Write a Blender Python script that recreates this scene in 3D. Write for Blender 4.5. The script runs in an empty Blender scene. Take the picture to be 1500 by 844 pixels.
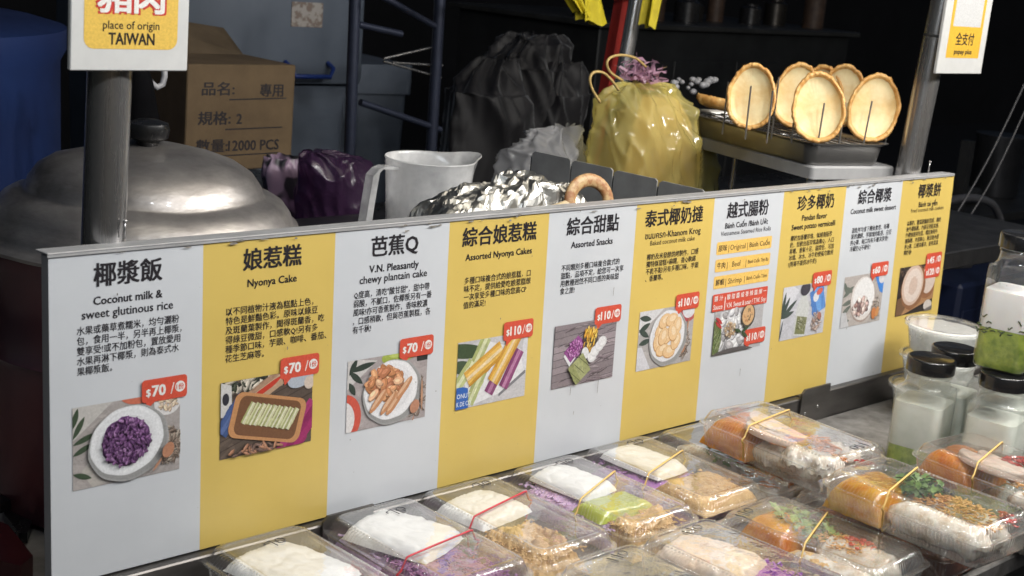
import bpy, math, random
from mathutils import Vector, Matrix, noise as mnoise
R_ = math.radians
random.seed(7)
S = bpy.context.scene
COL = S.collection

# ------------------------------------------------------------------ camera
CR = ((0.72496435, -0.68327292, 0.08697584), (-0.10055525, -0.22991082, -0.96800293), (0.68140687, 0.69302174, -0.23538383))
CP = Vector((-0.52952, -1.08659, 0.58902))
FPX = 2062.0                               # focal length in pixels of a 1500 wide frame
cd = bpy.data.cameras.new('camera'); co = bpy.data.objects.new('camera', cd); COL.objects.link(co)
cx, cy, cz = (Vector(r) for r in CR)
co.matrix_world = Matrix(((cx.x, -cy.x, -cz.x, CP.x), (cx.y, -cy.y, -cz.y, CP.y), (cx.z, -cy.z, -cz.z, CP.z), (0, 0, 0, 1)))
cd.sensor_width = 36; cd.lens = FPX / 1500 * 36
cd.clip_start = 0.05; cd.clip_end = 500
cd.dof.use_dof = True; cd.dof.focus_distance = 1.6; cd.dof.aperture_fstop = 13
S.camera = co

# ------------------------------------------------------------------ sky, sun, stall lamps, added fill, exposure
W = bpy.data.worlds.new('World'); S.world = W; W.use_nodes = True
wn = W.node_tree.nodes; sky = wn.new('ShaderNodeTexSky'); sky.sky_type = 'NISHITA'; sky.sun_disc = False
sky.sun_elevation = R_(38); sky.sun_rotation = R_(200)
W.node_tree.links.new(sky.outputs[0], wn['Background'].inputs[0]); wn['Background'].inputs[1].default_value = 0.012
sl = bpy.data.lights.new('sun', 'SUN'); sl.energy = 0.12; sl.angle = R_(10); sl.color = (1, .96, .92)
so = bpy.data.objects.new('sun', sl); COL.objects.link(so); so.rotation_euler = (R_(52), 0, R_(-20))
# the row of bare bulbs strung under the added canvas, over the front of the counter
for (lx, e, tint) in ((-.44, 7.0, (.88, .95, 1)), (-.10, 4.5, (.88, .95, 1)), (0.24, 7.0, (.94, .97, 1)), (0.58, 9.5, (1, .98, .96)), (0.92, 14, (1, .98, .95)), (1.26, 18.5, (1, .98, .94)), (1.60, 22, (1, .97, .93)), (1.94, 24, (1, .97, .92))):  # the leftmost bulb is added to light the stand and pot body
    ld = bpy.data.lights.new('stall_lamp', 'POINT'); ld.energy = e * .77; ld.shadow_soft_size = .032; ld.color = tint
    lo = bpy.data.objects.new('stall_lamp', ld); COL.objects.link(lo); lo.location = (lx, -.62, 1.0)
for (lx, e) in ((0.0, 5), (0.7, 12), (1.4, 24)):            # added fill row, out of view above the camera, to brighten fronts
    ld = bpy.data.lights.new('front_fill_lamp', 'POINT'); ld.energy = e; ld.shadow_soft_size = .03; ld.color = (1, .985, .96)
    lo = bpy.data.objects.new('front_fill_lamp', ld); COL.objects.link(lo); lo.location = (lx, -1.10, 1.24)
S.view_settings.view_transform = 'Standard'; S.view_settings.look = 'None'; S.view_settings.gamma = 1
S.view_settings.exposure = 0.0; S.view_settings.use_curve_mapping = False
S.render.engine = 'CYCLES'
S.cycles.max_bounces = 12; S.cycles.transparent_max_bounces = 28; S.cycles.glossy_bounces = 4; S.cycles.transmission_bounces = 6
S.cycles.sample_clamp_indirect = 4; S.cycles.caustics_reflective = False; S.cycles.caustics_refractive = False
try: S.cycles.use_denoising = True
except Exception: pass

def ray(u, v):
    d = cx * ((u - 750) / FPX) + cy * ((v - 422) / FPX) + cz
    return d
def on_y(u, v, y): d = ray(u, v); return CP + d * ((y - CP.y) / d.y)
def on_z(u, v, z): d = ray(u, v); return CP + d * ((z - CP.z) / d.z)
def on_x(u, v, x): d = ray(u, v); return CP + d * ((x - CP.x) / d.x)

# ------------------------------------------------------------------ materials
MC = {}
def srgb(h):
    h = h.lstrip('#'); o = []
    for i in (0, 2, 4):
        c = int(h[i:i+2], 16) / 255; o.append(c / 12.92 if c <= .04045 else ((c + .055) / 1.055) ** 2.4)
    return tuple(o) + (1,)
def C4(c): return srgb(c) if isinstance(c, str) else (tuple(c) + (1,) if len(c) == 3 else tuple(c))
def mat(name, col, rough=.5, metal=0, var=0, vs=30, col2=None, bump=0, bs=60, coat=0, sss=0, spec=.5, stretch=None, detail=5, sharp=None):
    """Principled with a noise between two colours, optional bump."""
    if name in MC: return MC[name]
    m = bpy.data.materials.new(name); m.use_nodes = True; nt = m.node_tree; n = nt.nodes; L = nt.links
    b = n['Principled BSDF']; b.inputs['Base Color'].default_value = C4(col); b.inputs['Roughness'].default_value = rough
    b.inputs['Metallic'].default_value = metal; b.inputs['Coat Weight'].default_value = coat; b.inputs['Coat Roughness'].default_value = .08
    b.inputs['Specular IOR Level'].default_value = spec
    if sss: b.inputs['Subsurface Weight'].default_value = sss; b.inputs['Subsurface Scale'].default_value = .006; b.inputs['Subsurface Radius'].default_value = (1, .6, .4)
    tc = n.new('ShaderNodeTexCoord'); src = tc.outputs['Object']
    if stretch:
        mp = n.new('ShaderNodeMapping'); mp.inputs['Scale'].default_value = stretch; L.new(src, mp.inputs[0]); src = mp.outputs[0]
    if var or col2:
        t = n.new('ShaderNodeTexNoise'); t.inputs['Scale'].default_value = vs; t.inputs['Detail'].default_value = detail; t.inputs['Roughness'].default_value = .6
        L.new(src, t.inputs['Vector'])
        r = n.new('ShaderNodeValToRGB'); lo, hi = sharp or (.32, .68); r.color_ramp.elements[0].position = lo; r.color_ramp.elements[1].position = hi
        c = C4(col); c2 = C4(col2) if col2 else tuple(x * (1 - var) for x in c[:3]) + (1,)
        r.color_ramp.elements[0].color = c2; r.color_ramp.elements[1].color = c
        L.new(t.outputs[0], r.inputs[0]); L.new(r.outputs[0], b.inputs['Base Color'])
        mr = n.new('ShaderNodeMapRange'); mr.inputs[3].default_value = min(1, rough + .12); mr.inputs[4].default_value = max(.02, rough - .1)
        L.new(t.outputs[0], mr.inputs[0]); L.new(mr.outputs[0], b.inputs['Roughness'])
    if bump:
        t2 = n.new('ShaderNodeTexNoise'); t2.inputs['Scale'].default_value = bs; t2.inputs['Detail'].default_value = 4; L.new(src, t2.inputs['Vector'])
        bp = n.new('ShaderNodeBump'); bp.inputs['Strength'].default_value = bump; bp.inputs['Distance'].default_value = .002
        L.new(t2.outputs[0], bp.inputs['Height']); L.new(bp.outputs[0], b.inputs['Normal'])
    MC[name] = m; return m
def thin_ior(nt, fr, ior):
    """a film has air on both sides: keep the same fresnel for rays that meet it from behind"""
    g = nt.nodes.new('ShaderNodeNewGeometry'); m = nt.nodes.new('ShaderNodeMath'); m.operation = 'MULTIPLY_ADD'; m.inputs[1].default_value = 1 / ior - ior; m.inputs[2].default_value = ior
    nt.links.new(g.outputs['Backfacing'], m.inputs[0]); nt.links.new(m.outputs[0], fr.inputs[0])
def clear(name, tint=(.96, .97, .97), rough=.06, haze=0, hazecol=(.8, .8, .8), ior=1.5, bump=0, bs=120, gain=1.0):
    """Thin clear plastic film: transparent, with a fresnel gloss and an optional milky share."""
    if name in MC: return MC[name]
    m = bpy.data.materials.new(name); m.use_nodes = True; nt = m.node_tree; n = nt.nodes; L = nt.links
    n.remove(n['Principled BSDF']); out = n['Material Output']
    tr = n.new('ShaderNodeBsdfTransparent'); tr.inputs[0].default_value = C4(tint)
    gl = n.new('ShaderNodeBsdfGlossy'); gl.inputs[1].default_value = rough; gl.inputs[0].default_value = (1, 1, 1, 1)
    fr = n.new('ShaderNodeFresnel'); thin_ior(nt, fr, ior)
    base = tr.outputs[0]
    if haze:
        df = n.new('ShaderNodeBsdfDiffuse'); df.inputs[0].default_value = C4(hazecol); tl = n.new('ShaderNodeBsdfTranslucent'); tl.inputs[0].default_value = C4(hazecol)
        ad = n.new('ShaderNodeMixShader'); ad.inputs[0].default_value = .3; L.new(df.outputs[0], ad.inputs[1]); L.new(tl.outputs[0], ad.inputs[2])
        mx = n.new('ShaderNodeMixShader'); L.new(tr.outputs[0], mx.inputs[1]); L.new(ad.outputs[0], mx.inputs[2]); base = mx.outputs[0]
        tc = n.new('ShaderNodeTexCoord'); t = n.new('ShaderNodeTexNoise'); t.inputs['Scale'].default_value = 25; t.inputs['Detail'].default_value = 5; L.new(tc.outputs['Object'], t.inputs['Vector'])
        mr = n.new('ShaderNodeMapRange'); mr.inputs[1].default_value = .3; mr.inputs[2].default_value = .7; mr.inputs[3].default_value = max(0, haze * .45); mr.inputs[4].default_value = min(1, haze * 1.5)
        L.new(t.outputs[0], mr.inputs[0]); L.new(mr.outputs[0], mx.inputs[0])
    if bump:
        tc = n.new('ShaderNodeTexCoord'); t = n.new('ShaderNodeTexNoise'); t.inputs['Scale'].default_value = bs; t.inputs['Detail'].default_value = 3; L.new(tc.outputs['Object'], t.inputs['Vector'])
        bp = n.new('ShaderNodeBump'); bp.inputs['Strength'].default_value = bump; bp.inputs['Distance'].default_value = .003
        L.new(t.outputs[0], bp.inputs['Height']); L.new(bp.outputs[0], gl.inputs['Normal']); L.new(bp.outputs[0], fr.inputs['Normal'])
    mm = n.new('ShaderNodeMath'); mm.operation = 'MULTIPLY'; mm.inputs[1].default_value = gain; L.new(fr.outputs[0], mm.inputs[0])
    ms = n.new('ShaderNodeMixShader'); L.new(mm.outputs[0], ms.inputs[0]); L.new(base, ms.inputs[1]); L.new(gl.outputs[0], ms.inputs[2])
    L.new(ms.outputs[0], out.inputs[0]); MC[name] = m; return m
def printed():
    """Ink on vinyl: colour comes from the mesh's own face colours, as printed."""
    if 'print' in MC: return MC['print']
    m = bpy.data.materials.new('print'); m.use_nodes = True; n = m.node_tree.nodes; L = m.node_tree.links; b = n['Principled BSDF']
    a = n.new('ShaderNodeAttribute'); a.attribute_name = 'ink'; tc = n.new('ShaderNodeTexCoord'); t = n.new('ShaderNodeTexNoise'); t.inputs['Scale'].default_value = 900; t.inputs['Detail'].default_value = 3
    L.new(tc.outputs['Object'], t.inputs['Vector']); mr = n.new('ShaderNodeMapRange'); mr.inputs[1].default_value = .25; mr.inputs[2].default_value = .75; mr.inputs[3].default_value = .70; mr.inputs[4].default_value = 1.10; t.inputs['Scale'].default_value = 420; t.inputs['Detail'].default_value = 6; t.inputs['Roughness'].default_value = .75; L.new(t.outputs[0], mr.inputs[0])
    mx = n.new('ShaderNodeMix'); mx.data_type = 'RGBA'; mx.blend_type = 'MULTIPLY'; mx.inputs[0].default_value = 1
    L.new(a.outputs['Color'], mx.inputs[6]); L.new(mr.outputs[0], mx.inputs[7]); L.new(mx.outputs[2], b.inputs['Base Color'])
    b.inputs['Roughness'].default_value = .34; MC['print'] = m; return m

# ------------------------------------------------------------------ mesh builder
def nz(x, y, z=0): return mnoise.noise(Vector((x, y, z)))
class MB:
    def __init__(s): s.v = []; s.f = []; s.m = []; s.c = []; s.mi = 0; s.ink = (1, 1, 1, 1)
    def add(s, vs, fs):
        o = len(s.v); s.v += [tuple(p) for p in vs]
        for f in fs: s.f.append([i + o for i in f]); s.m.append(s.mi); s.c.append(s.ink)
        return s
    def box(s, x0, x1, y0, y1, z0, z1, M=None, bev=0):
        if bev:
            b = bev; P = []
            for (za, i) in ((z0, b), (z0 + b, 0), (z1 - b, 0), (z1, b)):
                P.append([(x0+b+i*0, y0+i, za), (x1-b, y0+i, za), (x1-i, y0+b, za), (x1-i, y1-b, za), (x1-b, y1-i, za), (x0+b, y1-i, za), (x0+i, y1-b, za), (x0+i, y0+b, za)])
            s.loops([[Vector(p) for p in r] for r in P], M=M); return s
        vs = [Vector((x, y, z)) for z in (z0, z1) for y in (y0, y1) for x in (x0, x1)]
        if M: vs = [M @ p for p in vs]
        return s.add(vs, [(0, 2, 3, 1), (4, 5, 7, 6), (0, 1, 5, 4), (2, 6, 7, 3), (0, 4, 6, 2), (1, 3, 7, 5)])
    def loops(s, L, cap0=True, cap1=True, M=None, closed=True):
        n = len(L[0]); vs = [p for r in L for p in r]
        if M: vs = [M @ Vector(p) for p in vs]
        fs = []
        for i in range(len(L) - 1):
            for j in range(n if closed else n - 1):
                k = (j + 1) % n; fs.append((i*n+j, i*n+k, (i+1)*n+k, (i+1)*n+j))
        if cap0: fs.append(tuple(reversed(range(n))))
        if cap1: fs.append(tuple((len(L)-1)*n + j for j in range(n)))
        return s.add(vs, fs)
    def lathe(s, prof, n=48, M=None, cap0=False, cap1=False, sx=1, sy=1):
        return s.loops([[Vector((r * math.cos(2*math.pi*j/n) * sx, r * math.sin(2*math.pi*j/n) * sy, z)) for j in range(n)] for r, z in prof], cap0, cap1, M)
    def tube(s, pts, r, n=8, closed=False, cap=True, M=None):
        pts = [Vector(p) for p in pts]; N = len(pts); rs = r if isinstance(r, (list, tuple)) else [r] * N; L = []
        up = None
        for i, p in enumerate(pts):
            a = pts[(i - 1) % N] if (closed or i) else p; b = pts[(i + 1) % N] if (closed or i < N - 1) else p
            t = (b - a).normalized()
            if up is None: up = t.orthogonal().normalized()
            up = (up - t * up.dot(t)); up = up.normalized() if up.length > 1e-6 else t.orthogonal().normalized()
            w = t.cross(up); L.append([p + (up * math.cos(2*math.pi*j/n) + w * math.sin(2*math.pi*j/n)) * rs[i] for j in range(n)])
        if closed: L.append(L[0])
        return s.loops(L, cap and not closed, cap and not closed, M)
    def grid(s, fn, nu, nv, closed_u=False):
        vs = [fn(i / nu, j / nv) for j in range(nv + 1) for i in range(nu + (0 if closed_u else 1))]
        w = nu if closed_u else nu + 1; fs = []
        for j in range(nv):
            for i in range(nu):
                k = (i + 1) % w; fs.append((j*w+i, j*w+k, (j+1)*w+k, (j+1)*w+i))
        return s.add(vs, fs)
    def prism(s, poly, y0, y1, M=None):
        """poly in x,z; thickness along y"""
        return s.loops([[Vector((x, y, z)) for x, z in poly] for y in (y0, y1)], True, True, M)
    def sphere(s, c, r, n=10, sc=(1, 1, 1), M=None):
        m = max(4, n // 2 + 1); L = []
        for i in range(m + 1):
            a = math.pi * min(max(i / m, .02), .98); L.append([Vector((c[0] + r*sc[0]*math.sin(a)*math.cos(2*math.pi*j/n), c[1] + r*sc[1]*math.sin(a)*math.sin(2*math.pi*j/n), c[2] - r*sc[2]*math.cos(a))) for j in range(n)])
        return s.loops(L, True, True, M)
    def mesh(s, name, mats, smooth=40):
        me = bpy.data.meshes.new(name); me.from_pydata([tuple(p) for p in s.v], [], s.f)
        for m in (mats if isinstance(mats, (list, tuple)) else [mats]): me.materials.append(m)
        if any(s.m): me.polygons.foreach_set('material_index', s.m)
        if any(c != (1, 1, 1, 1) for c in s.c):
            a = me.attributes.new('ink', 'FLOAT_COLOR', 'FACE'); a.data.foreach_set('color', [x for c in s.c for x in c])
        if smooth:
            me.polygons.foreach_set('use_smooth', [True] * len(me.polygons))
            if smooth < 180: me.set_sharp_from_angle(angle=R_(smooth))
        me.update(); return me
    def build(s, name, mats, parent=None, smooth=40, loc=None, rot=None):
        return link(name, s.mesh(name, mats, smooth), parent, loc, rot)
def link(name, me, parent=None, loc=None, rot=None):
    o = bpy.data.objects.new(name, me); COL.objects.link(o); o.parent = parent
    if loc is not None: o.location = loc
    if rot is not None: o.rotation_euler = rot
    return o
def tag(o, label, cat, group=None, kind=None):
    if label: o['label'] = label
    if cat: o['category'] = cat
    if group: o['group'] = group
    if kind: o['kind'] = kind
    return o
def thing(name, label, cat, loc=(0, 0, 0), rot=(0, 0, 0), group=None):
    return tag(link(name, None, None, loc, rot), label, cat, group)
def copy_tree(o, parent=None):
    c = o.copy(); COL.objects.link(c); c.parent = parent
    for ch in list(o.children): copy_tree(ch, c)
    return c
def rrect(a, b, r, k=6):
    P = []
    for qx, qy, a0 in ((1, 1, 0), (-1, 1, 90), (-1, -1, 180), (1, -1, 270)):
        for i in range(k + 1):
            t = R_(a0 + 90 * i / k); P.append((qx * (a - r) + r * math.cos(t), qy * (b - r) + r * math.sin(t)))
    return P
def even(poly, n):
    """resample a closed 2-D outline to n evenly spaced points"""
    P = poly + [poly[0]]; d = [0]
    for p, q in zip(P, P[1:]): d.append(d[-1] + math.hypot(q[0]-p[0], q[1]-p[1]))
    out = []; i = 0
    for k in range(n):
        t = d[-1] * k / n
        while d[i + 1] < t: i += 1
        f = (t - d[i]) / max(1e-9, d[i+1] - d[i]); out.append((P[i][0] + (P[i+1][0]-P[i][0])*f, P[i][1] + (P[i+1][1]-P[i][1])*f))
    return out

# ------------------------------------------------------------------ lettering (the default typeface, turned into mesh)
GC = {}
def glyphs(t, bold=0, res=2):
    k = (t, bold, res)
    if k not in GC:
        cu = bpy.data.curves.new('lettering', 'FONT'); cu.body = t; cu.size = 1; cu.resolution_u = res; cu.fill_mode = 'FRONT'; cu.offset = bold
        o = bpy.data.objects.new('lettering', cu); COL.objects.link(o); me = bpy.data.meshes.new_from_object(o)
        GC[k] = ([(v.co.x, v.co.y) for v in me.vertices], [tuple(p.vertices) for p in me.polygons])
        bpy.data.objects.remove(o); bpy.data.meshes.remove(me); bpy.data.curves.remove(cu)
    return GC[k]
def text(mb, t, x, z, h=None, w=None, align='l', bold=0, y=0, sx=1, M=None, res=2):
    """t set on the x-z plane facing -y: x is the left / centre, z the middle of the em box; h = em size.
    bold thickens the strokes by laying shifted copies a few microns apart"""
    vs, fs = glyphs(t, 0, res)
    if not vs: return 0
    x0 = min(v[0] for v in vs); x1 = max(v[0] for v in vs)
    if h is None: h = w / (x1 - x0)
    k = h * sx if w is None else w / (x1 - x0)
    ox = x - (0 if align == 'l' else .5 if align == 'c' else 1) * (x1 - x0) * k
    sh = [(0, 0)] if not bold else [(-bold, -bold * .6), (bold, -bold * .6), (-bold, bold * .6), (bold, bold * .6)] + ([(0, 0)] if bold > .02 else [])
    for n, (dx, dz) in enumerate(sh):
        P = [Vector((ox + (a - x0 + dx) * k, y - n * .000004, z + (b + dz - .38) * h)) for a, b in vs]
        if M: P = [M @ p for p in P]
        mb.add(P, fs)
    return k

# ------------------------------------------------------------------ setting
asph = mat('asphalt', (.022, .022, .025), .75, var=.5, vs=14, bump=.4, bs=160)
g = MB(); g.box(-14, 40, -8, 40, -.95, -.85); tag(g.build('ground', asph), None, None, kind='structure')
steel = mat('counter_steel', (.20, .195, .19), .36, 1, col2=(.11, .105, .10), vs=55, bump=.12, bs=500, detail=8)
dsteel = mat('ledge_steel', (.17, .16, .155), .42, .9, col2=(.10, .095, .09), vs=9, bump=.05, bs=90, stretch=(1, 1, 4))
chrome = mat('pole_steel', (.52, .51, .50), .25, .88, col2=(.26, .255, .26), vs=45, stretch=(1, 1, .03), bump=.03, bs=60)
alu = mat('cap_aluminium', (.52, .52, .53), .38, .35, var=.3, vs=30, stretch=(1, 6, 6))
scuff = mat('scuffed_top', (.30, .29, .28), .5, .55, col2=(.14, .135, .13), vs=40, bump=.15, bs=300, detail=9)
blackp = mat('black_plastic', (.012, .012, .013), .28, var=.2, vs=50)
cnt = thing('food_counter', 'grey steel counter with an upright back ledge carrying the clear food boxes', 'counter', (0, 0, -.85))
def cbox(name, m, p, x0, x1, y0, y1, z0, z1, bev=0): b = MB(); b.box(x0, x1, y0, y1, z0 + .85, z1 + .85, bev=bev); return b.build(name, m, p, 30)
cbox('counter_top', scuff, cnt, -.02, 2.4, -.43, -.0135, -.062, -.04, .002)
cbox('front_panel', dsteel, cnt, -.015, 2.39, -.42, -.40, -.85, -.0625)
for x0, x1 in ((-.02, 1.128), (1.1295, 2.4)): cbox('back_ledge', dsteel, cnt, x0, x1, -.012, .026, -.06, -.0015 if x0 < 1 else .0005, .0015)
for x0, x1, z1 in ((.285, .350, .0085), (1.121, 1.19, .0125)):
    b = MB(); P = [(x0, -.0395), (x1, -.0395), (x1, z1), (x0 + .006, z1), (x0, z1 - .006)]
    b.prism([(x, z + .85) for x, z in P], -.0155, -.0125); br = b.build('bracket', dsteel, cnt, 30)
    for sx in (.012, .042): b = MB(); b.sphere((x0 + sx, -.0157, -.024 + .85 + (.006 if sx > .02 else 0)), .0022, 8, (1, .5, 1)); b.build('screw', chrome, br)

# ------------------------------------------------------------------ menu board
white = mat('white_vinyl', (.555, .575, .605), .34, col2=(.48, .50, .53), vs=4, bump=.16, bs=11, detail=9)
yellow = mat('yellow_vinyl', (.61, .452, .125), .34, col2=(.53, .385, .10), vs=4, bump=.16, bs=11, detail=9)
ink = mat('black_ink', (.016, .014, .018), .4)
grime = mat('grime', (.26, .24, .21), .7, col2=(.10, .09, .08), vs=300)
board = thing('menu_board', 'long menu board of white and yellow strips with aluminium edge standing on the counter ledge', 'menu board', (0, 0, 0), (R_(-2.5), 0, 0))
H = .302
b = MB(); b.box(0, 1.5, .0002, .0125, 0, H - .001); b.build('backing_panel', mat('backing', (.35, .35, .36), .5, .3), board)
b = MB(); b.box(-.0015, 1.4985, -.0022, .021, H, H + .0016, bev=.0004); b.box(-.0015, 1.4985, -.0022, -.0012, H - .0022, H - .0001)
b.build('edge_trim', alu, board, 30)
RED = (.60, .085, .05, 1); WHT = (.78, .77, .75, 1)
def rr(x0, x1, z0, z1, r): return [(x0 + (x1-x0)/2 + p[0], z0 + (z1-z0)/2 + p[1]) for p in rrect((x1-x0)/2, (z1-z0)/2, r, 5)]
def flat(mb, poly, y): mb.add([Vector((x, y, z)) for x, z in poly], [tuple(reversed(range(len(poly))))])
class Art:
    """a printed picture made of flat coloured shapes, 1.39 wide and 1 high, clipped to its frame"""
    def __init__(s, x0, z0, w, h): s.x0 = x0; s.z0 = z0; s.k = h; s.W = w / h; s.mb = MB(); s.y = -.0010; s.rnd = random.Random(int(x0 * 1e4))
    def poly(s, pts, col, step=True):
        for ax, lim, sg in ((0, 0, 1), (0, s.W, -1), (1, 0, 1), (1, 1, -1)):
            o = []
            for i in range(len(pts)):
                p, q = pts[i - 1], pts[i]; a = (p[ax] - lim) * sg; c = (q[ax] - lim) * sg
                if (a < 0) != (c < 0): t = a / (a - c); o.append((p[0] + (q[0]-p[0])*t, p[1] + (q[1]-p[1])*t))
                if c >= 0: o.append(q)
            pts = o
            if len(pts) < 3: return
        s.y -= .000012 if step else .0000025
        s.mb.ink = C4(col)
        P = [Vector((s.x0 + x * s.k, s.y, s.z0 + z * s.k)) for x, z in pts]
        s.mb.add(P, [tuple(range(len(P)))])
    def ell(s, x, z, a, c, rot=0, col=(1, 1, 1), wob=0, n=28, step=True):
        t = R_(rot); P = []
        for i in range(n):
            w = 2 * math.pi * i / n; k = 1 + (wob * math.sin(w * 9 + x * 7) if wob > 0 else 0) + (s.rnd.uniform(-1, 1) * -wob if wob < 0 else 0)
            p, q = a * k * math.cos(w), c * k * math.sin(w); P.append((x + p * math.cos(t) - q * math.sin(t), z + p * math.sin(t) + q * math.cos(t)))
        s.poly(P, col, step)
    def bg(s, col, var=.15, n=60):
        s.poly([(0, 0), (s.W, 0), (s.W, 1), (0, 1)], col)
        for _ in range(n):
            k = 1 + s.rnd.uniform(-var, var); s.ell(s.rnd.uniform(0, s.W), s.rnd.uniform(0, 1), s.rnd.uniform(.05, .25), s.rnd.uniform(.01, .06), s.rnd.uniform(-30, 40), [c * k for c in col[:3]], -.3, 12, False)
    def blobs(s, n, x, z, a, c, size, cols, asp=2.2, rot=None):
        for _ in range(n):
            t = s.rnd.uniform(0, 6.283); r = math.sqrt(s.rnd.random()); k = s.rnd.uniform(.6, 1.3); cc = s.rnd.choice(cols); j = s.rnd.uniform(.8, 1.2)
            X, Z, an = x + a * r * math.cos(t), z + c * r * math.sin(t), s.rnd.uniform(0, 180) if rot is None else rot + s.rnd.uniform(-18, 18)
            if size > .028:
                s.ell(X + size * .16, Z - size * .2, size * k, size * k / asp, an, [q * j * .45 for q in cc], -.12, 10, False)
            s.ell(X, Z, size * k, size * k / asp, an, [q * j for q in cc], -.12, 10, False)
            if size > .028:
                s.ell(X - size * .1, Z + size * .14, size * k * .55, size * k / asp * .45, an, [min(.85, q * j * 1.35 + .03) for q in cc], -.12, 8, False)
    def leaf(s, x, z, l, w, rot, col=(.05, .075, .045)):
        t = R_(rot); P = []
        for sg in (1, -1):
            for i in range(9):
                f = i / 8 if sg > 0 else 1 - i / 8; q = sg * w * math.sin(math.pi * f) ** .8; P.append((x + l * f * math.cos(t) - q * math.sin(t), z + l * f * math.sin(t) + q * math.cos(t)))
        s.poly(P, col)
    def plate(s, x, z, a, c, rot=0, col=(.68, .68, .70), wob=.008):
        wob = min(wob, .010)
        
        for k in (1.10, 1.07, 1.04): s.ell(x + .025, z - .035, a * k, c * k, rot, [.34 - (1.1 - k) * 1.0] * 3, wob, 108)
        s.ell(x, z, a, c, rot, [q * .93 for q in col], wob, 108)
        for i in range(8): k = 1 - i * .035; s.ell(x - .004 * i, z + .005 * i, a * (k - .02), c * (k - .02), rot, [min(.84, q * (1.06 + .05 * math.sin(i * .9))) for q in col], wob * .8, 108)
        for i in range(5): k = .72 - i * .05; s.ell(x, z, a * k, c * k, rot, [q * (.95 + .02 * i) for q in col], 0, 40)
    def slab(s, x, z, l, w, rot, cols):
        t = R_(rot); n = len(cols)
        for i, col in enumerate(cols):
            q0, q1 = -w/2 + w*i/n, -w/2 + w*(i+1)/n
            s.poly([(x + p*math.cos(t) - q*math.sin(t), z + p*math.sin(t) + q*math.cos(t)) for p, q in ((-l/2, q0), (l/2, q0), (l/2, q1), (-l/2, q1))], col)
            for _ in range(7): p, q = s.rnd.uniform(-l/2.3, l/2.3), s.rnd.uniform(q0, q1); k = s.rnd.uniform(.78, 1.2); s.ell(x + p*math.cos(t) - q*math.sin(t), z + p*math.sin(t) + q*math.cos(t), l * .09, (q1 - q0) * .22, rot, [min(.85, w_ * k) for w_ in col[:3]], -.3, 8, False)
def art1(a):
    a.bg((.36, .33, .32)); a.poly([(.25, 0), (1.0, .1), (1.2, .3), (.3, .45), (.1, .2)], (.45, .42, .39)); a.poly([(0, .6), (.5, 1), (0, 1)], (.50, .48, .46))
    for z, r, l in ((.62, 60, .3), (.55, 20, .32), (.42, 25, .28), (.2, -20, .25), (.75, 75, .25)): a.leaf(.0, z, l, .035, r)
    a.ell(.85, 1.04, .25, .12, 0, (.55, .16, .10)); a.ell(1.22, .88, .18, .16, 0, (.66, .64, .64)); a.blobs(60, 1.22, .90, .12, .10, .04, [(.70, .55, .40), (.62, .48, .36), (.75, .62, .5)], 2.5)
    a.blobs(150, 1.22, .36, .19, .24, .06, [(.20, .15, .12), (.42, .36, .30), (.28, .22, .18)], 6)
    a.plate(.68, .5, .48, .42, 12, (.70, .71, .73)); a.ell(.66, .5, .31, .30, 10, (.14, .06, .17), -.05)
    a.blobs(420, .66, .5, .30, .29, .034, [(.21, .095, .235), (.155, .065, .18), (.30, .16, .33), (.10, .04, .12)]); a.ell(1.2, .30, .10, .075, 60, (.42, .20, .12)); a.leaf(1.12, .22, .2, .018, 230, (.42, .22, .14))
def art2(a):
    a.bg((.10, .075, .06), .4)
    for i in range(9): a.poly([(0, i * .13 - .3), (1.4, i * .13 + .15), (1.4, i * .13 + .162), (0, i * .13 - .288)], (.05, .035, .03))
    a.blobs(70, .45, .93, .5, .1, .07, [(.03, .035, .03), (.05, .06, .04), (.55, .5, .42)], 3); a.poly([(0, .55), (.17, .55), (.15, .95), (0, 1)], (.58, .57, .56)); a.ell(.07, .78, .05, .08, 0, (.03, .03, .04))
    a.slab(.17, .56, .55, .2, 52, [(.05, .09, .22), (.10, .15, .33), (.06, .10, .25)]); a.slab(.62, .82, .6, .22, 28, [(.45, .30, .20), (.55, .40, .28), (.38, .24, .16)])
    for d in (0, .09, .17): a.leaf(.38 + d, .68 + d * .5, .42, .035, 30, (.50, .05, .03))
    a.ell(1.2, .92, .22, .14, 20, (.40, .44, .50)); a.ell(1.33, .82, .08, .09, 0, (.6, .5, .42))
    a.slab(1.2, .2, .8, .3, 50, [(.32, .03, .13), (.24, .02, .10), (.36, .04, .16)])
    P = rrect(.56, .30, .12, 5); t = R_(-14)
    for k, cc in ((1, (.50, .25, .11)), (.86, (.17, .08, .04))): a.poly([(.70 + x*k*math.cos(t) - (z*k*1.0)*math.sin(t), .44 + x*k*math.sin(t) + z*k*math.cos(t)) for x, z in P], cc)
    a.slab(.68, .39, .72, .12, -15, [(.42, .42, .17), (.52, .50, .24)])
    for i in range(9): a.slab(.40 + i * .083, .555 - i * .023, .30, .075, 58, [(.60, .60, .36), (.70, .68, .52), (.38, .40, .17), (.62, .62, .38)][i % 2:i % 2 + 3])
    a.blobs(30, .5, .06, .4, .05, .06, [(.4, .2, .12), (.16, .1, .08)], 4)
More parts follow.
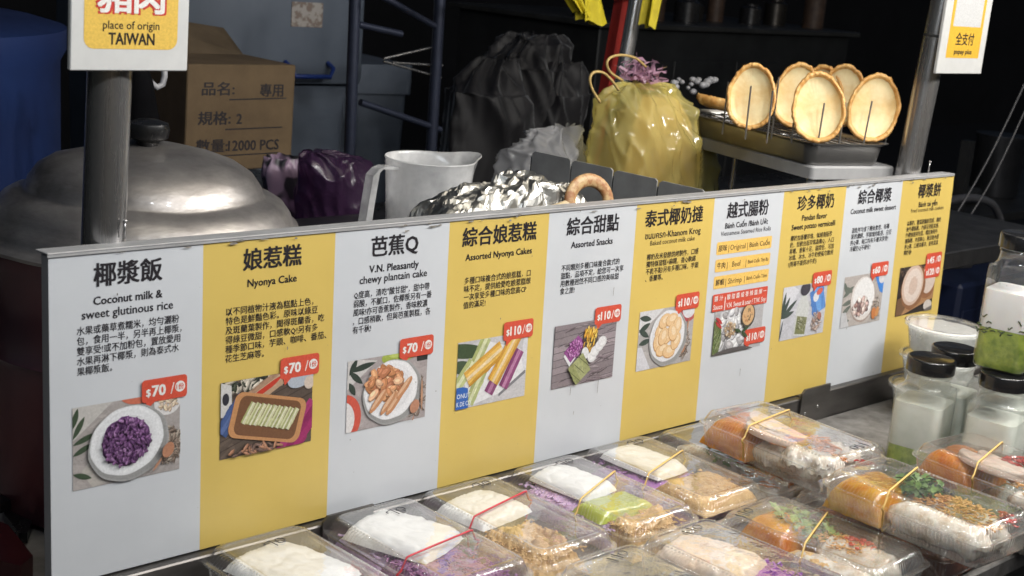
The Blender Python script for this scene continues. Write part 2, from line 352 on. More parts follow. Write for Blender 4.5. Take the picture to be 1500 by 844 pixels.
def art3(a):
    a.bg((.37, .33, .33)); a.poly([(.0, .6), (.5, .95), (.2, 1), (0, 1)], (.55, .53, .52)); a.ell(.95, 1.0, .38, .13, 8, (.33, .40, .08)); a.ell(1.0, 1.02, .3, .06, 8, (.45, .52, .14)); a.poly([(1.2, .84), (1.4, .84), (1.4, 1), (1.2, 1)], (.03, .03, .03))
    for z, r, l in ((.85, 10, .45), (.85, -40, .3), (.8, 60, .25), (.7, -60, .22)): a.leaf(.03, z, l, .045, r, (.035, .05, .04))
    a.ell(-.03, .2, .28, .34, 0, (.55, .09, .06)); a.ell(-.06, .18, .2, .26, 0, (.68, .66, .66)); a.blobs(130, 1.2, .33, .17, .28, .05, [(.20, .15, .12), (.40, .34, .30), (.26, .21, .18)], 6)
    a.plate(.75, .5, .47, .42, 0, (.72, .72, .74), .02); a.blobs(110, .62, .62, .28, .2, .085, [(.60, .30, .15), (.50, .22, .10), (.70, .42, .26), (.40, .16, .08)], 1.8)
    for x, z in ((.52, .38), (.7, .32), (.88, .40), (.80, .3), (.97, .5)): a.ell(x, z, .2, .055, 48, (.50, .24, .12), -.06); a.ell(x - .01, z + .015, .17, .025, 48, (.66, .42, .27), -.1)
    a.ell(1.17, .2, .1, .08, 60, (.45, .22, .14)); a.leaf(1.17, .08, .2, .012, 250, (.45, .24, .15)); a.leaf(1.3, .1, .5, .02, 92, (.45, .25, .16))
def art4(a):
    a.bg((.52, .51, .53), .1); a.ell(.12, .86, .42, .11, -8, (.05, .08, .04)); a.ell(.1, .62, .22, .1, -10, (.06, .09, .05))
    a.poly([(.1, .5), (.5, .98), (1.25, .75), (1.38, .42), (.85, .12), (.3, .02)], (.70, .70, .72)); a.poly([(.85, .12), (1.38, .42), (1.38, .36), (.85, .07)], (.20, .20, .22)); a.ell(1.38, .7, .09, .3, 0, (.62, .62, .66))
    for x, z, r, cs in ((.40, .75, 60, [(.42, .46, .22), (.62, .64, .42), (.36, .40, .16)]), (.10, .45, 50, [(.46, .50, .24), (.64, .66, .44), (.38, .42, .18)]), (.40, .33, 62, [(.40, .44, .20), (.60, .62, .40), (.34, .37, .16)]), (.80, .42, 58, [(.22, .06, .16), (.40, .18, .32), (.22, .06, .16)]), (1.08, .47, 60, [(.26, .07, .18), (.44, .2, .34), (.2, .05, .14)])): a.slab(x, z, .62, .19, r, cs)
    a.slab(.53, .62, .78, .26, 30, [(.52, .27, .04), (.68, .42, .10), (.74, .60, .38), (.72, .46, .12), (.62, .34, .06)]); a.slab(.93, .65, .80, .24, 56, [(.50, .26, .05), (.70, .44, .12), (.74, .58, .36), (.70, .44, .10), (.58, .30, .05)])
    a.poly([(-.1, 0), (.24, 0), (.22, .3), (.12, .33), (-.1, .33)], (.03, .12, .42)); a.mb.ink = (.7, .75, .8, 1); a.y -= .00003
    for t, z in (('ONUT', .2), ('K DE CO', .08)): text(a.mb, t, a.x0 + .001, a.z0 + z * a.k, h=.1 * a.k, y=a.y, bold=.01, sx=.72 if len(t) > 4 else .9)
def art5(a):
    a.bg((.25, .21, .23), .3)
    for i in range(10):
        k = .8 + .4 * a.rnd.random(); a.poly([(0, i * .115 - .12), (1.4, i * .115 - .02), (1.4, i * .115 + .085), (0, i * .115 - .015)], (.27 * k, .23 * k, .25 * k)); a.poly([(0, i * .115 - .017), (1.4, i * .115 + .083), (1.4, i * .115 + .093), (0, i * .115 - .007)], (.09, .08, .09))
        a.blobs(10, .7, i * .115 + .03, .7, .04, .12, [(.20, .16, .18), (.36, .31, .33)], 14, 4)
    a.poly([(.22, .5), (.5, .76), (.68, .64), (.36, .32)], (.7, .7, .72)); a.poly([(.22, .56), (.52, .8), (.7, .66), (.38, .38)], (.28, .08, .26)); a.blobs(130, .46, .6, .16, .13, .03, [(.34, .11, .32), (.22, .05, .2), (.44, .2, .42)])
    a.blobs(80, .78, .72, .15, .17, .055, [(.62, .36, .05), (.75, .50, .12), (.08, .06, .05), (.55, .28, .04)], 3, 70); a.poly([(.58, .52), (.7, .62), (.78, .5), (.66, .38)], (.10, .09, .09)); a.ell(.68, .5, .08, .1, 20, (.66, .66, .68))
    for x, z in ((.84, .42), (.9, .5), (1.0, .58), (1.06, .64)): a.ell(x, z, .1, .09, 0, (.62, .62, .63)); a.ell(x - .01, z + .01, .08, .07, 0, (.72, .72, .73))
    a.slab(.57, .26, .36, .38, 34 + 90, [(.30, .32, .15), (.34, .36, .18), (.28, .30, .13)])
    for d in (-.1, 0, .1): a.slab(.57 + d * .9, .26 + d * 1.1, .3, .012, 34 - 70, [(.12, .13, .06)])
def art6(a):
    a.bg((.40, .38, .38)); a.poly([(0, .6), (.6, 1), (0, 1)], (.60, .60, .62)); a.poly([(0, 0), (.35, 0), (.1, .4), (0, .4)], (.58, .58, .62))
    for x, z, r in ((.0, .7, -30), (.0, .66, 25), (.02, .45, 10), (.0, .9, -10)): a.leaf(x, z, .3, .05, r, (.05, .07, .06))
    a.ell(1.25, .9, .22, .2, 0, (.42, .09, .10)); a.ell(1.25, .92, .17, .16, 0, (.62, .62, .66)); a.blobs(100, 1.15, .35, .16, .26, .05, [(.22, .17, .14), (.42, .36, .32)], 6); a.ell(1.12, .28, .09, .11, 20, (.40, .20, .12)); a.leaf(1.2, .45, .35, .02, 80, (.42, .22, .14))
    a.plate(.72, .52, .44, .44, 0, (.64, .65, .68), .012)
    for x, z, r in ((.52, .62, 60), (.62, .78, 30), (.80, .78, 10), (.95, .66, 80), (.48, .42, 100), (.6, .3, 20), (.78, .24, 0), (.94, .40, 60), (.72, .52, 50), (.6, .52, 70), (.84, .56, 110)): a.ell(x, z, .16, .115, r, (.50, .28, .12), -.04); a.ell(x + .005, z + .01, .15, .105, r, (.72, .50, .28), -.04); a.ell(x + .02, z + .03, .08, .05, r, (.78, .62, .42), -.05)
def art7(a):
    a.bg((.42, .41, .42)); a.blobs(120, .62, .5, .5, .45, .14, [(.60, .60, .63), (.5, .5, .53), (.68, .68, .70), (.38, .37, .38)], 1.6)
    a.poly([(0, 0), (.2, 0), (.28, .3), (.25, .6), (0, .8)], (.14, .17, .07)); a.blobs(60, .1, .35, .14, .3, .05, [(.10, .15, .05), (.22, .28, .12), (.3, .34, .2)], 4, 70)
    for d in (0, .1): a.leaf(.02, .85 - d, .3, .04, -35, (.42, .05, .05))
    a.ell(.7, -.1, .85, .2, 0, (.10, .09, .09)); a.blobs(80, .55, .52, .2, .17, .035, [(.45, .32, .2), (.6, .48, .34), (.34, .22, .13)]); a.ell(1.15, .76, .25, .27, 0, (.08, .07, .06)); a.ell(1.15, .78, .21, .23, 0, (.60, .38, .2)); a.blobs(20, 1.15, .78, .14, .14, .03, [(.45, .2, .08), (.2, .15, .08)])
    for r in (20, -30, 160): a.leaf(.95, .42, .28, .04, r, (.05, .08, .04))
def art8(a):
    a.bg((.50, .50, .54), .12); a.poly([(.0, .3), (.5, .9), (.3, 1), (0, 1)], (.62, .62, .66))
    for r, l in ((35, .55), (60, .45), (15, .4), (80, .5), (110, .35)): a.leaf(.0, .42, l, .045, r, (.06, .08, .07))
    a.leaf(.0, .0, .4, .02, 80, (.05, .06, .06)); a.slab(1.12, .66, .5, .42, 20 + 90, [(.10, .25, .58), (.14, .32, .66), (.08, .2, .5)]); a.ell(1.05, .72, .09, .09, 0, (.66, .66, .7)); a.ell(1.15, .82, .1, .06, 20, (.6, .12, .08))
    a.poly([(.42, .05), (.78, 0), (.86, .55), (.74, .8), (.6, .8), (.46, .6)], (.55, .56, .55)); a.poly([(.46, .08), (.78, .04), (.82, .36), (.5, .42)], (.20, .21, .10)); a.blobs(60, .65, .24, .14, .15, .035, [(.28, .28, .16), (.12, .13, .06), (.4, .4, .3)], 5); a.ell(.68, .92, .15, .13, 10, (.06, .055, .07))
    a.blobs(60, 1.12, .25, .16, .18, .045, [(.34, .24, .2), (.5, .4, .36)], 5); a.ell(1.2, .35, .06, .08, 30, (.36, .16, .12))
def art9(a):
    a.bg((.42, .38, .36))
    for z, r, l in ((.9, -60, .3), (.8, -20, .35), (.6, 30, .4), (.45, 10, .4), (.25, 30, .35), (.1, 5, .3)): a.leaf(.0, z, l, .05, r, (.12, .14, .12))
    a.poly([(0, 0), (.3, 0), (.15, .3), (0, .3)], (.5, .5, .52)); a.poly([(1.02, 1), (1.4, 1), (1.4, .55), (1.28, .6)], (.06, .22, .6)); a.ell(1.32, .9, .12, .14, 0, (.62, .6, .62))
    a.ell(.70, .5, .43, .46, 20, (.34, .27, .24)); a.ell(.70, .52, .41, .44, 20, (.66, .62, .60)); a.ell(.72, .55, .36, .38, 20, (.74, .73, .73)); a.blobs(75, .64, .36, .27, .17, .055, [(.5, .36, .33), (.62, .5, .46), (.30, .18, .16), (.16, .1, .1), (.72, .66, .62)], 1.3)
    a.blobs(60, 1.2, .3, .14, .22, .05, [(.3, .24, .2), (.48, .42, .38)], 5); a.ell(1.12, .18, .08, .12, 10, (.5, .18, .06)); a.ell(1.24, .2, .06, .1, -10, (.56, .26, .1))
def art10(a):
    a.bg((.035, .028, .026), .5); a.blobs(90, .5, .88, .7, .14, .07, [(.06, .045, .04), (.02, .016, .016), (.12, .08, .06)], 3); a.poly([(0, .0), (.5, .05), (.2, .4), (0, .35)], (.16, .09, .05)); a.poly([(.2, .0), (1.4, .25), (1.4, .5), (.4, .22)], (.36, .2, .1))
    a.ell(1.12, .66, .34, .4, -10, (.26, .12, .06), -.03); a.ell(1.14, .70, .27, .33, -10, (.58, .48, .42)); a.ell(.56, .56, .46, .47, -20, (.25, .12, .06), -.03); a.ell(.53, .60, .40, .42, -20, (.56, .42, .34)); a.ell(.54, .6, .33, .35, -20, (.66, .56, .50)); a.ell(.55, .58, .17, .19, -20, (.56, .43, .36), -.1)
    a.ell(1.2, .12, .16, .11, 0, (.55, .5, .46)); a.poly([(1.1, 0), (1.4, 0), (1.4, .1), (1.1, .04)], (.16, .14, .13))
ARTS = [art1, art2, art3, art4, art5, art6, art7, art8, art9, art10]
MENU = [
 ('椰漿飯', [('Coconut milk &', .067, .258, .022), ('sweet glutinous rice', .089, .2465, .014)], ['水果或藥草煮糯米，均勻灑粉', '包，食用一半，另半再上椰漿，', '雙享受!或不加粉包，置放愛用', '水果再淋下椰漿，則為泰式水', '果椰漿飯。'], '$70', .000),
 ('娘惹糕', [('Nyonya Cake', .056, .258, .022)], ['以不同植物汁液為糕點上色，', '特色是鮮豔色彩。原味以綠豆', '及斑蘭葉製作，聞得斑蘭香，吃', '得綠豆微甜，口感軟Q!另有多', '種季節口味，芋頭、咖啡、番茄、', '花生芝麻等。'], '$70', .002),
 ('芭蕉Q', [('V.N. Pleasantly', .065, .258, .022), ('chewy plantain cake', .089, .2475, .014)], ['Q度高，清吃"酸甘甜"，甜中帶', '弱酸，不膩口，佐椰漿另有一番', '風味!亦可香蕉製作，香味較濃', '，口感稍軟，但與芭蕉製糕，各', '有千秋!'], '$70', .002),
 ('綜合娘惹糕', [('Assorted Nyonya Cakes', .100, .2585, .022)], ['多種口味複合式的娘惹糕，口', '味不定，提供給愛吃娘惹糕想', '一次享受多種口味的您高CP', '值的滿足!'], '$110', .0005),
 ('綜合甜點', [('Assorted Snacks', .071, .259, .022)], ['不同類別多種口味複合款式的', '甜點，品項不定，給您可一次享', '用數種迥然不同口感的美味甜', '食之旅!'], '$110', .000),
 ('泰式椰奶撻', [('ขนมครก-Khanom Krog', .107, .2595, .014), ('Baked coconut milk cake', .086, .250, 0)], ['椰奶及米發酵烘烤製作，口感', '獨特似發糕+麻糬，香Q軟綿', '不乾不黏!另有多種口味，芋頭', '、香蘭等。'], '$110', -.002),
 ('越式腸粉', [('Bánh Cuốn /Bánh Ướt', .092, .261, .022), ('Vietnamese Steamed Rice Rolls', .108, .251, 0)], None, '$110', -.002),
 ('珍多椰奶', [('Pandan flavor', .060, .260, .022), ('Sweet potato vermicelli', .105, .248, .022)], ['椰奶加香蘭珍珠，似越南版珍', '奶，但較台版珍珠為軟Q，入口', '易嚼，香氣十足，甜度低，可加', '冰塊、冰水、冰牛奶使搖勻飲用', '!(現場不提供冰牛奶)'], '$80', .003),
 ('綜合椰漿', [('Coconut milk sweet dessert', .121, .261, .022)], ['混匙拌勻或下攪後食用，有椰', '漿的濃醇、芋頭塊的鬆香、白豆', '的Q彈，每口均有多層次享受!', '冷藏仍Q不硬化!'], '$60', .003),
 ('椰漿餅', [('Bánh tai yến', .055, .260, .022), ('Fried coconut milk cookies', .096, .2515, 0)], ['以椰奶、雞蛋跟麵粉而成，剛炸', '後外層酥脆、內部呈現鬆柔感，', '外觀似壹荷包蛋、嚐起來時外', '層酥脆，內部軟Q，兩涼後內部', '更Q彈、口感具層次，並有淡淡', '椰奶香!'], '$45', .006)]
def price_tag(x0, z0, lines, parent, tail=True, w=.0465):
    m = MB(); hh = .0215 if len(lines) == 1 else .040; m.ink = RED
    P = rr(x0, x0 + w, z0, z0 + hh, .0035)
    flat(m, P, -.0021)
    if tail: flat(m, [(x0 + .004, z0 + .0002), (x0 + .0055, z0 - .0065), (x0 + .0135, z0 + .0002)][::-1], -.0021)
    for i, t in enumerate(lines):
        zz = z0 + hh - .0108 - i * .019; m.ink = WHT
        text(m, '$', x0 + .0045, zz - .0012, h=.0095, y=-.00222, bold=.03)
        text(m, t[1:], x0 + .0105, zz, h=.0145, y=-.00222, bold=.035, sx=.9 if len(t) > 3 else 1); text(m, '/', x0 + .0292, zz, h=.015, y=-.00222)
        flat(m, [(x0 + .0392 + .0052 * math.cos(q), zz + .0052 * math.sin(q)) for q in [2*math.pi*k/24 for k in range(24)]][::1], -.00222); m.ink = RED
        text(m, '1份', x0 + .0392, zz, w=.0078, align='c', y=-.00234, bold=.02)
    return m.build('price_tag', printed(), parent, 0)
for i, (ttl, subs, body, price, dx) in enumerate(MENU):
    x0 = .15 * i; rnd = random.Random(i + 3)
    top = []
    for k in range(13):
        f = k / 12; sag = {3: .0035 * math.sin(math.pi * f) ** 2, 4: .0012 * f, 6: .001, 7: .0022 * abs(math.sin(5 * f)), 8: .001 * f}.get(i, .0003); top.append((x0 + .15 * f, H - .0012 - sag - rnd.random() * .0003))
    m = MB(); m.prism([(x0, .0003), (x0 + .15, .0003)] + top[::-1], -.0006, .0001)
    st = m.build('menu_strip', white if i % 2 == 0 else yellow, board, 30); st['label'] = ('white' if i % 2 == 0 else 'yellow') + ' menu strip headed ' + subs[0][0].replace('/', 'and')
    cxm = x0 + .0745 + dx
    m = MB(); text(m, ttl, cxm, .2805, h=.0225, align='c', bold=.024, y=-.0009)
    for t, w, z, bo in subs: text(m, t, cxm, z, w=w, align='c', bold=bo, y=-.0009)
    m.build('title_lettering', ink, st, 0)
    if body:
        m = MB(); k = 0
        for q, t in enumerate(body):
            z = .2322 - q * .00912; bx = x0 + .0253
            if not k: k = text(m, t, bx, z, w=.1, h=.00845, bold=.011, y=-.0009, res=1)
            else: text(m, t, bx, z, h=.00845, sx=k / .00845, bold=.011, y=-.0009, res=1)
        m.build('description_lettering', ink, st, 0)
    else:
        for t, z in ((('原味', 'Original', 'Bánh Cuốn'), .2315), (('牛肉', 'Beef', 'Bánh Cuốn Thịt Bò'), .2085), (('鮮蝦', 'Shrimp', 'Bánh Cuốn Tôm'), .186)):
            m = MB(); m.ink = (.80, .52, .14, 1); flat(m, rr(x0 + .0125, x0 + .1315, z - .0085, z + .0085, .0025), -.0009); m.ink = (.02, .018, .02, 1)
            text(m, t[0], x0 + .0165, z, h=.0092, y=-.001, bold=.015); text(m, '|', x0 + .0375, z, h=.011, y=-.001); text(m, t[1], x0 + .0575, z, h=.0105, align='c', y=-.001)
            text(m, '|', x0 + .0775, z, h=.011, y=-.001); text(m, t[2], x0 + .105, z, w=.045, h=.0095 if len(t[2]) < 12 else .0068, align='c', y=-.001, bold=.01); m.build('flavour_bar', printed(), st, 0)
        m = MB(); m.ink = RED; flat(m, rr(x0 + .0125, x0 + .1315, .147, .1705, .002), -.0019); m.ink = WHT
        text(m, '醬 汁', x0 + .016, .1645, w=.018, h=.0078, y=-.00205, bold=.01); text(m, '酸 甜 醬 或 香 辣 醬 擇 一', x0 + .0425, .1645, w=.086, h=.0078, y=-.00205, bold=.01)
        text(m, 'Sauce', x0 + .015, .1535, w=.019, h=.0092, y=-.00205, bold=.008); text(m, 'V.N. Sweet & sour / T.W. Soy', x0 + .0425, .1535, w=.086, h=.0095, y=-.00205, bold=.012); text(m, '|', x0 + .038, .159, h=.02, y=-.00205)
        m.build('sauce_bar', printed(), st, 0)
    a = Art(x0 + .0205, .087, .1065, .0765 if i != 6 else .0615); ARTS[i](a); a.mb.build('food_photo', printed(), st, 0)
    if i == 6: price_tag(x0 + .0885, .0925, [price], st)
    elif i == 9: price_tag(x0 + .0925, .140, ['$45', '$120'], st, False)
    else: price_tag(x0 + .0872, .1572, [price], st)
# scuffs, dried drips and specks on the print
m = MB(); rnd = random.Random(11)
for _ in range(110):
    x, z, r = rnd.uniform(.01, 1.49), rnd.uniform(.004, .297), rnd.choice((.0002, .0003, .0003, .0004, .0007)); w = rnd.uniform(.4, 3) if rnd.random() < .2 else 1
    flat(m, [(x + r * math.cos(q) * rnd.uniform(.6, 1.2), z + r * w * math.sin(q)) for q in [2*math.pi*k/7 for k in range(7)]], -.0026)
for x, z, l in ((.652, .075, .012), (.70, .07, .02), (.702, .09, .008), (.716, .19, .012), (.66, .05, .005), (.985, .05, .012)): flat(m, [(x, z), (x + .0006, z + l * .1), (x + .0011, z + l), (x + .0002, z + l * .8)], -.0026)
for _ in range(46):
    x, z = rnd.uniform(.02, 1.48), .3005 - abs(rnd.gauss(0, .0035)); w, h_ = rnd.uniform(.001, .007), rnd.uniform(.0004, .0014)
    flat(m, [(x + w * math.cos(q) * rnd.uniform(.6, 1.2), z + h_ * math.sin(q) * rnd.uniform(.5, 1.3)) for q in [2*math.pi*k/9 for k in range(9)]], -.0026)
tag(m.build('dirt_specks', grime, board, 0), None, None, kind='stuff')

# ------------------------------------------------------------------ clear clamshell boxes (one mesh pair shared by all)
filmbase = clear('box_film', (.985, .985, .98), .06, haze=.15, hazecol=(.95, .95, .93), ior=1.55, gain=2.3)
filmlid = clear('lid_film', (.985, .985, .98), .05, haze=.055, hazecol=(.95, .95, .94), ior=1.55, bump=.35, bs=45, gain=2.2)
BW, BL = .061, .1035
def ring(a, b, r, z, amp=0, n=520, per=4, phase=0):
    P = even(rrect(a, b, r, 8), n); out = []
    for i, (x, y) in enumerate(P):
        if amp:
            nx, ny = (P[(i+1) % n][1] - P[i-1][1]), -(P[(i+1) % n][0] - P[i-1][0]); l = math.hypot(nx, ny) or 1; q = amp * math.cos(2 * math.pi * i / per + phase); x += nx / l * q; y += ny / l * q
        out.append(Vector((x, y, z)))
    return out
def shell_rings(spec): return [ring(BW - i, BL - i, max(.004, r), z, amp) for i, r, z, amp in spec]
HR = .030                                     # rim height; the closed box is HT tall
HT = HR + .0165
m = MB(); m.loops(shell_rings([(.0125, .010, .0012, 0), (.0105, .011, .0018, .0002), (.0085, .012, .004, .0009), (.0068, .013, .016, .0009), (.0052, .014, HR - .0035, .0009), (.0048, .014, HR - .0018, .0002), (.0008, .016, HR - .0008, .0003), (0, .016, HR, .0004), (.0006, .016, HR + .0006, .0003)]), True, False); TRAY = m.mesh('base_tray', filmbase, 70)
m = MB(); m.loops(shell_rings([(.0006, .016, HR + .0011, .0004), (.0003, .016, HR + .0018, .0005), (.0030, .015, HR + .0024, .0004), (.0046, .014, HR + .0020, .0002), (.0056, .014, HR + .0040, .0009), (.0085, .014, HR + .0120, .0010), (.0102, .013, HT - .0022, .0010), (.0128, .012, HT - .0004, .0006), (.0150, .011, HT, .0002), (.0165, .010, HT - .0006, 0), (.0185, .009, HT - .0008, 0)]), False, True)
for sx in (-1, 1):
    for k in range(33): m.sphere((sx * (BW - .0124), -.080 + .005 * k, HT - .0012), .0016, 6, (.9, 1, .75))
for k in range(15): m.sphere((-.035 + .005 * k, -(BL - .0124), HT - .0012), .0016, 6, (1, .9, .75))
LID = m.mesh('lid', filmlid, 70)
def stroke(mb, pts, x, y, s, z, rot=0, r=.00045):
    t = R_(rot); mb.tube([(x + (a*math.cos(t) - b*math.sin(t)) * s, y + (a*math.sin(t) + b*math.cos(t)) * s, z) for a, b in pts], r, 5)
DIG = {'7': [(-.5, .75), (-.42, 1), (.2, 1), (.15, .6), (0, 0)], '1': [(0, 1), (.08, .5), (.1, 0)], '0': [(.5 * math.sin(q) , .5 + .5 * math.cos(q)) for q in [k * .45 - .4 for k in range(15)]]}
felt = mat('felt_pen', (.02, .02, .03), .5)
def clambox(name_loc, x, y, z, yaw, price=None, px=0, py=.065, prot=0, rz=0):
    t = thing('clear_food_box', 'ribbed clear food box ' + name_loc, 'food box', (x, y, z), (rz, 0, R_(yaw)), 'clear food boxes on the counter')
    link('base_tray', TRAY, t); link('lid', LID, t)
    if price:
        m = MB()
        for k, ch in enumerate(price): stroke(m, DIG[ch], px + (k - len(price)/2) * .011 * math.cos(R_(prot)), py + (k - len(price)/2) * .011 * math.sin(R_(prot)), .013 if ch != '0' else .010, HT + .0003, prot)
        m.build('price_writing', felt, t, 180)
    bpy.context.view_layer.update(); return t
def inbox(t): return Matrix.LocRotScale(t.location, t.rotation_euler, None)
# --- foods.  Each maker fills a mesh builder in the box's own coordinates; put() links it as a thing of its own
def put(mb, name, mats, t, label, cat, smooth=60, group=None):
    if cat != 'rubber band': mb.v = [(x, y, min(z * .84, HT - .0016 - .0006 * nz(x * 90, y * 90))) for x, y, z in mb.v]
    o = mb.build(name, mats, None, smooth); o.location = t.location; o.rotation_euler = t.rotation_euler
    return tag(o, label, cat, group)
def fbm(p, o=4):
    a, s, f = .5, 0, 1
    for _ in range(o): s += a * mnoise.noise(p * f); a *= .5; f *= 2.1
    return s
def pillow(mb, x, y, w, l, rot, z, h, N=26, wr=.0018, seed=0, crimp=True):
    t = R_(rot)
    for side in (1, -1):
        def fn(u, v):
            a, c = u * 2 - 1, v * 2 - 1; e = (max(0, 1 - abs(a) ** 4.5) * max(0, 1 - abs(c) ** 7)) ** .55
            P = Vector((a * 3 + seed, c * 3, side * 2 + seed)); k = fbm(P * .6, 2) * wr * 1.3 - (1 - min(1, abs(mnoise.noise(P * .9 + Vector((5, 1, 0)))) * 5)) ** 2 * wr * 1.0 + (1 - min(1, abs(mnoise.noise(Vector((P.x * 2.4 + P.y, P.y * .8, 9 + seed)))) * 6)) ** 2 * wr * .7
            px, py = a * w / 2 * (1 - .06 * c * c + .02 * nz(c * 4, seed)), c * l / 2 * (1 - .05 * a * a + .02 * nz(a * 4, seed + 3)); q = side * h * e * (1 if side > 0 else .25) + k * min(1, e * 3 + .15)
            if side < 0: q = -h * .25 * e
            return Vector((x + px * math.cos(t) - py * math.sin(t), y + px * math.sin(t) + py * math.cos(t), z + q))
        mb.grid(fn, N, N)
    return mb
def mound(mb, x, y, w, l, z, h, p=3, N=34, a1=.003, f1=60, a2=.001, f2=260, seed=0, slope=(0, 0), rot=0):
    t = R_(rot)
    def fn(u, v):
        a, c = u * 2 - 1, v * 2 - 1; e = (max(0, 1 - abs(a) ** p) * max(0, 1 - abs(c) ** p)) ** .7
        px, py = a * w / 2, c * l / 2; P = Vector((px + seed, py, seed * .37))
        q = h * e * (1 + slope[0] * a + slope[1] * c) + (fbm(P * f1, 3) * a1 + fbm(P * f2, 2) * a2) * min(1, e * 2)
        jx = .003 * nz(px * 70 + seed, py * 70) * (1 - e); jy = .003 * nz(px * 70, py * 70 + seed) * (1 - e); px += jx; py += jy
        return Vector((x + px * math.cos(t) - py * math.sin(t), y + px * math.sin(t) + py * math.cos(t), z + max(0, q)))
    return mb.grid(fn, N, int(N * max(1, l / w)))
def grains(mb, n, x, y, w, l, zf, s=(.0011, .0030), seed=0):
    rd = random.Random(seed)
    for _ in range(n):
        px, py = x + rd.uniform(-w/2, w/2), y + rd.uniform(-l/2, l/2); t = rd.uniform(0, 3.14); q = rd.uniform(-.5, .5); d = Vector((math.cos(t) * math.cos(q), math.sin(t) * math.cos(q), math.sin(q))) * s[1]
        c = Vector((px, py, zf(px, py))); mb.tube([c - d, c - d * .5, c + d * .5, c + d], [s[0] * .5, s[0], s[0], s[0] * .5], 5)
def shreds(mb, n, x, y, w, l, z, h, s=(.0012, .010), seed=0, curl=1):
    rd = random.Random(seed)
    for _ in range(n):
        r = math.sqrt(rd.random()); t = rd.uniform(0, 6.28); c = Vector((x + w/2 * r * math.cos(t), y + l/2 * r * math.sin(t), z + h * (1 - r * r) * rd.uniform(.55, 1.05))); a = rd.uniform(0, 6.28); k = rd.uniform(-1.3, 1.3) * curl; L = s[1] * rd.uniform(.6, 1.3)
        P = []
        for i in range(4): P.append(c.copy()); c += Vector((math.cos(a), math.sin(a), rd.uniform(-.35, .35))) * L / 3; a += k
        q = s[0] * rd.uniform(.7, 1.2); mb.tube(P, [q * .6, q, q, q * .5], 5)
def herbs(mb, n, x, y, w, l, z, h, s=.007, seed=0):
    rd = random.Random(seed)
    for _ in range(n):
        r = math.sqrt(rd.random()); t = rd.uniform(0, 6.28); c = Vector((x + w/2 * r * math.cos(t), y + l/2 * r * math.sin(t), z + h * rd.random()))
        M = Matrix.Translation(c) @ Matrix.Rotation(rd.uniform(0, 6.28), 4, 'Z') @ Matrix.Rotation(rd.uniform(-.9, .9), 4, 'X') @ Matrix.Rotation(rd.uniform(-.9, .9), 4, 'Y'); k = s * rd.uniform(.5, 1.2)
        P = [(-.1, -1, 0), (.45, -.55, .12), (.30, -.2, .1), (.62, .25, .18), (.25, .3, .08), (.1, .95, 0), (-.25, .35, .1), (-.6, .3, .2), (-.3, -.15, .1), (-.5, -.5, .12)]
        vs = [M @ Vector((a * k, b * k, c2 * k)) for a, b, c2 in P] + [M @ Vector((0, 0, 0))]; n0 = len(P); mb.add(vs, [(i, (i + 1) % n0, n0) for i in range(n0)])
def roll(mb, p, q, r, seed=0, n=26, N=34, lump=.14):
    p, q = Vector(p), Vector(q); ts = [i / N for i in range(N + 1)]; pts = [p.lerp(q, t) + Vector((0, 0, .0015 * nz(t * 4, seed))) for t in ts]
    k0 = len(mb.v); mb.tube(pts, [r * (1 + lump * nz(t * 5, seed + 4)) * (min(1, .35 + 5 * t, .35 + 5 * (1 - t))) for t in ts], n)
    for i in range(k0, len(mb.v)): v = Vector(mb.v[i]); d = lump * r * (.8 * fbm(v * 110 + Vector((seed, 0, 0)), 3) - 1.1 * max(0, 1 - abs(mnoise.noise(Vector((v.x * 130, v.y * 26, v.z * 130 + seed)))) * 5) ** 2); mb.v[i] = (v.x + d, v.y + d * .5, v.z + d)
def slice_(mb, x, y, z, a, b, th, rot, tilt=0, half=True):
    P = [(a * math.cos(q), b * math.sin(q)) for q in [math.pi * k / 14 * (1 if half else 2) for k in range(15 if half else 14)]]
    M = Matrix.Translation((x, y, z)) @ Matrix.Rotation(R_(rot), 4, 'Z') @ Matrix.Rotation(R_(tilt), 4, 'X')
    mb.loops([[Vector((p[0] * k, p[1] * k, h)) for p in P] for h, k in ((0, .97), (th * .2, 1), (th * .8, 1), (th, .97))], True, True, M)
def band_path(y0, y1, dz=0, inset=.003):
    """round the closed box, across the lid and under the tray, from y0 at the left to y1 at the right"""
    a = BW; L = [(-a + .0125, HT + .0004), (-a + .0052, HR + .0045), (-a - .0004, HR + .0022), (-a - .0004, HR - .0005), (-a + .0042, HR - .004), (-a + .0088, .004), (-a + .012, .0008)]
    P = [(-x, z) for x, z in L][::-1]; top = [(a - .018, HT + .0007), (0, HT + .0009), (-a + .018, HT + .0007)]
    pts = P + top + L
    return [Vector((x, y0 + (y1 - y0) * (x + a) / (2 * a), z + (dz if z > HT - .004 else 0))) for x, z in pts]
def band(t, y0, y1, m, label, r=.0011):
    b = MB(); b.tube(band_path(y0, y1), r, 6, closed=True); return put(b, 'rubber_band', m, t, label, 'rubber band', 180, 'rubber bands round the food boxes')

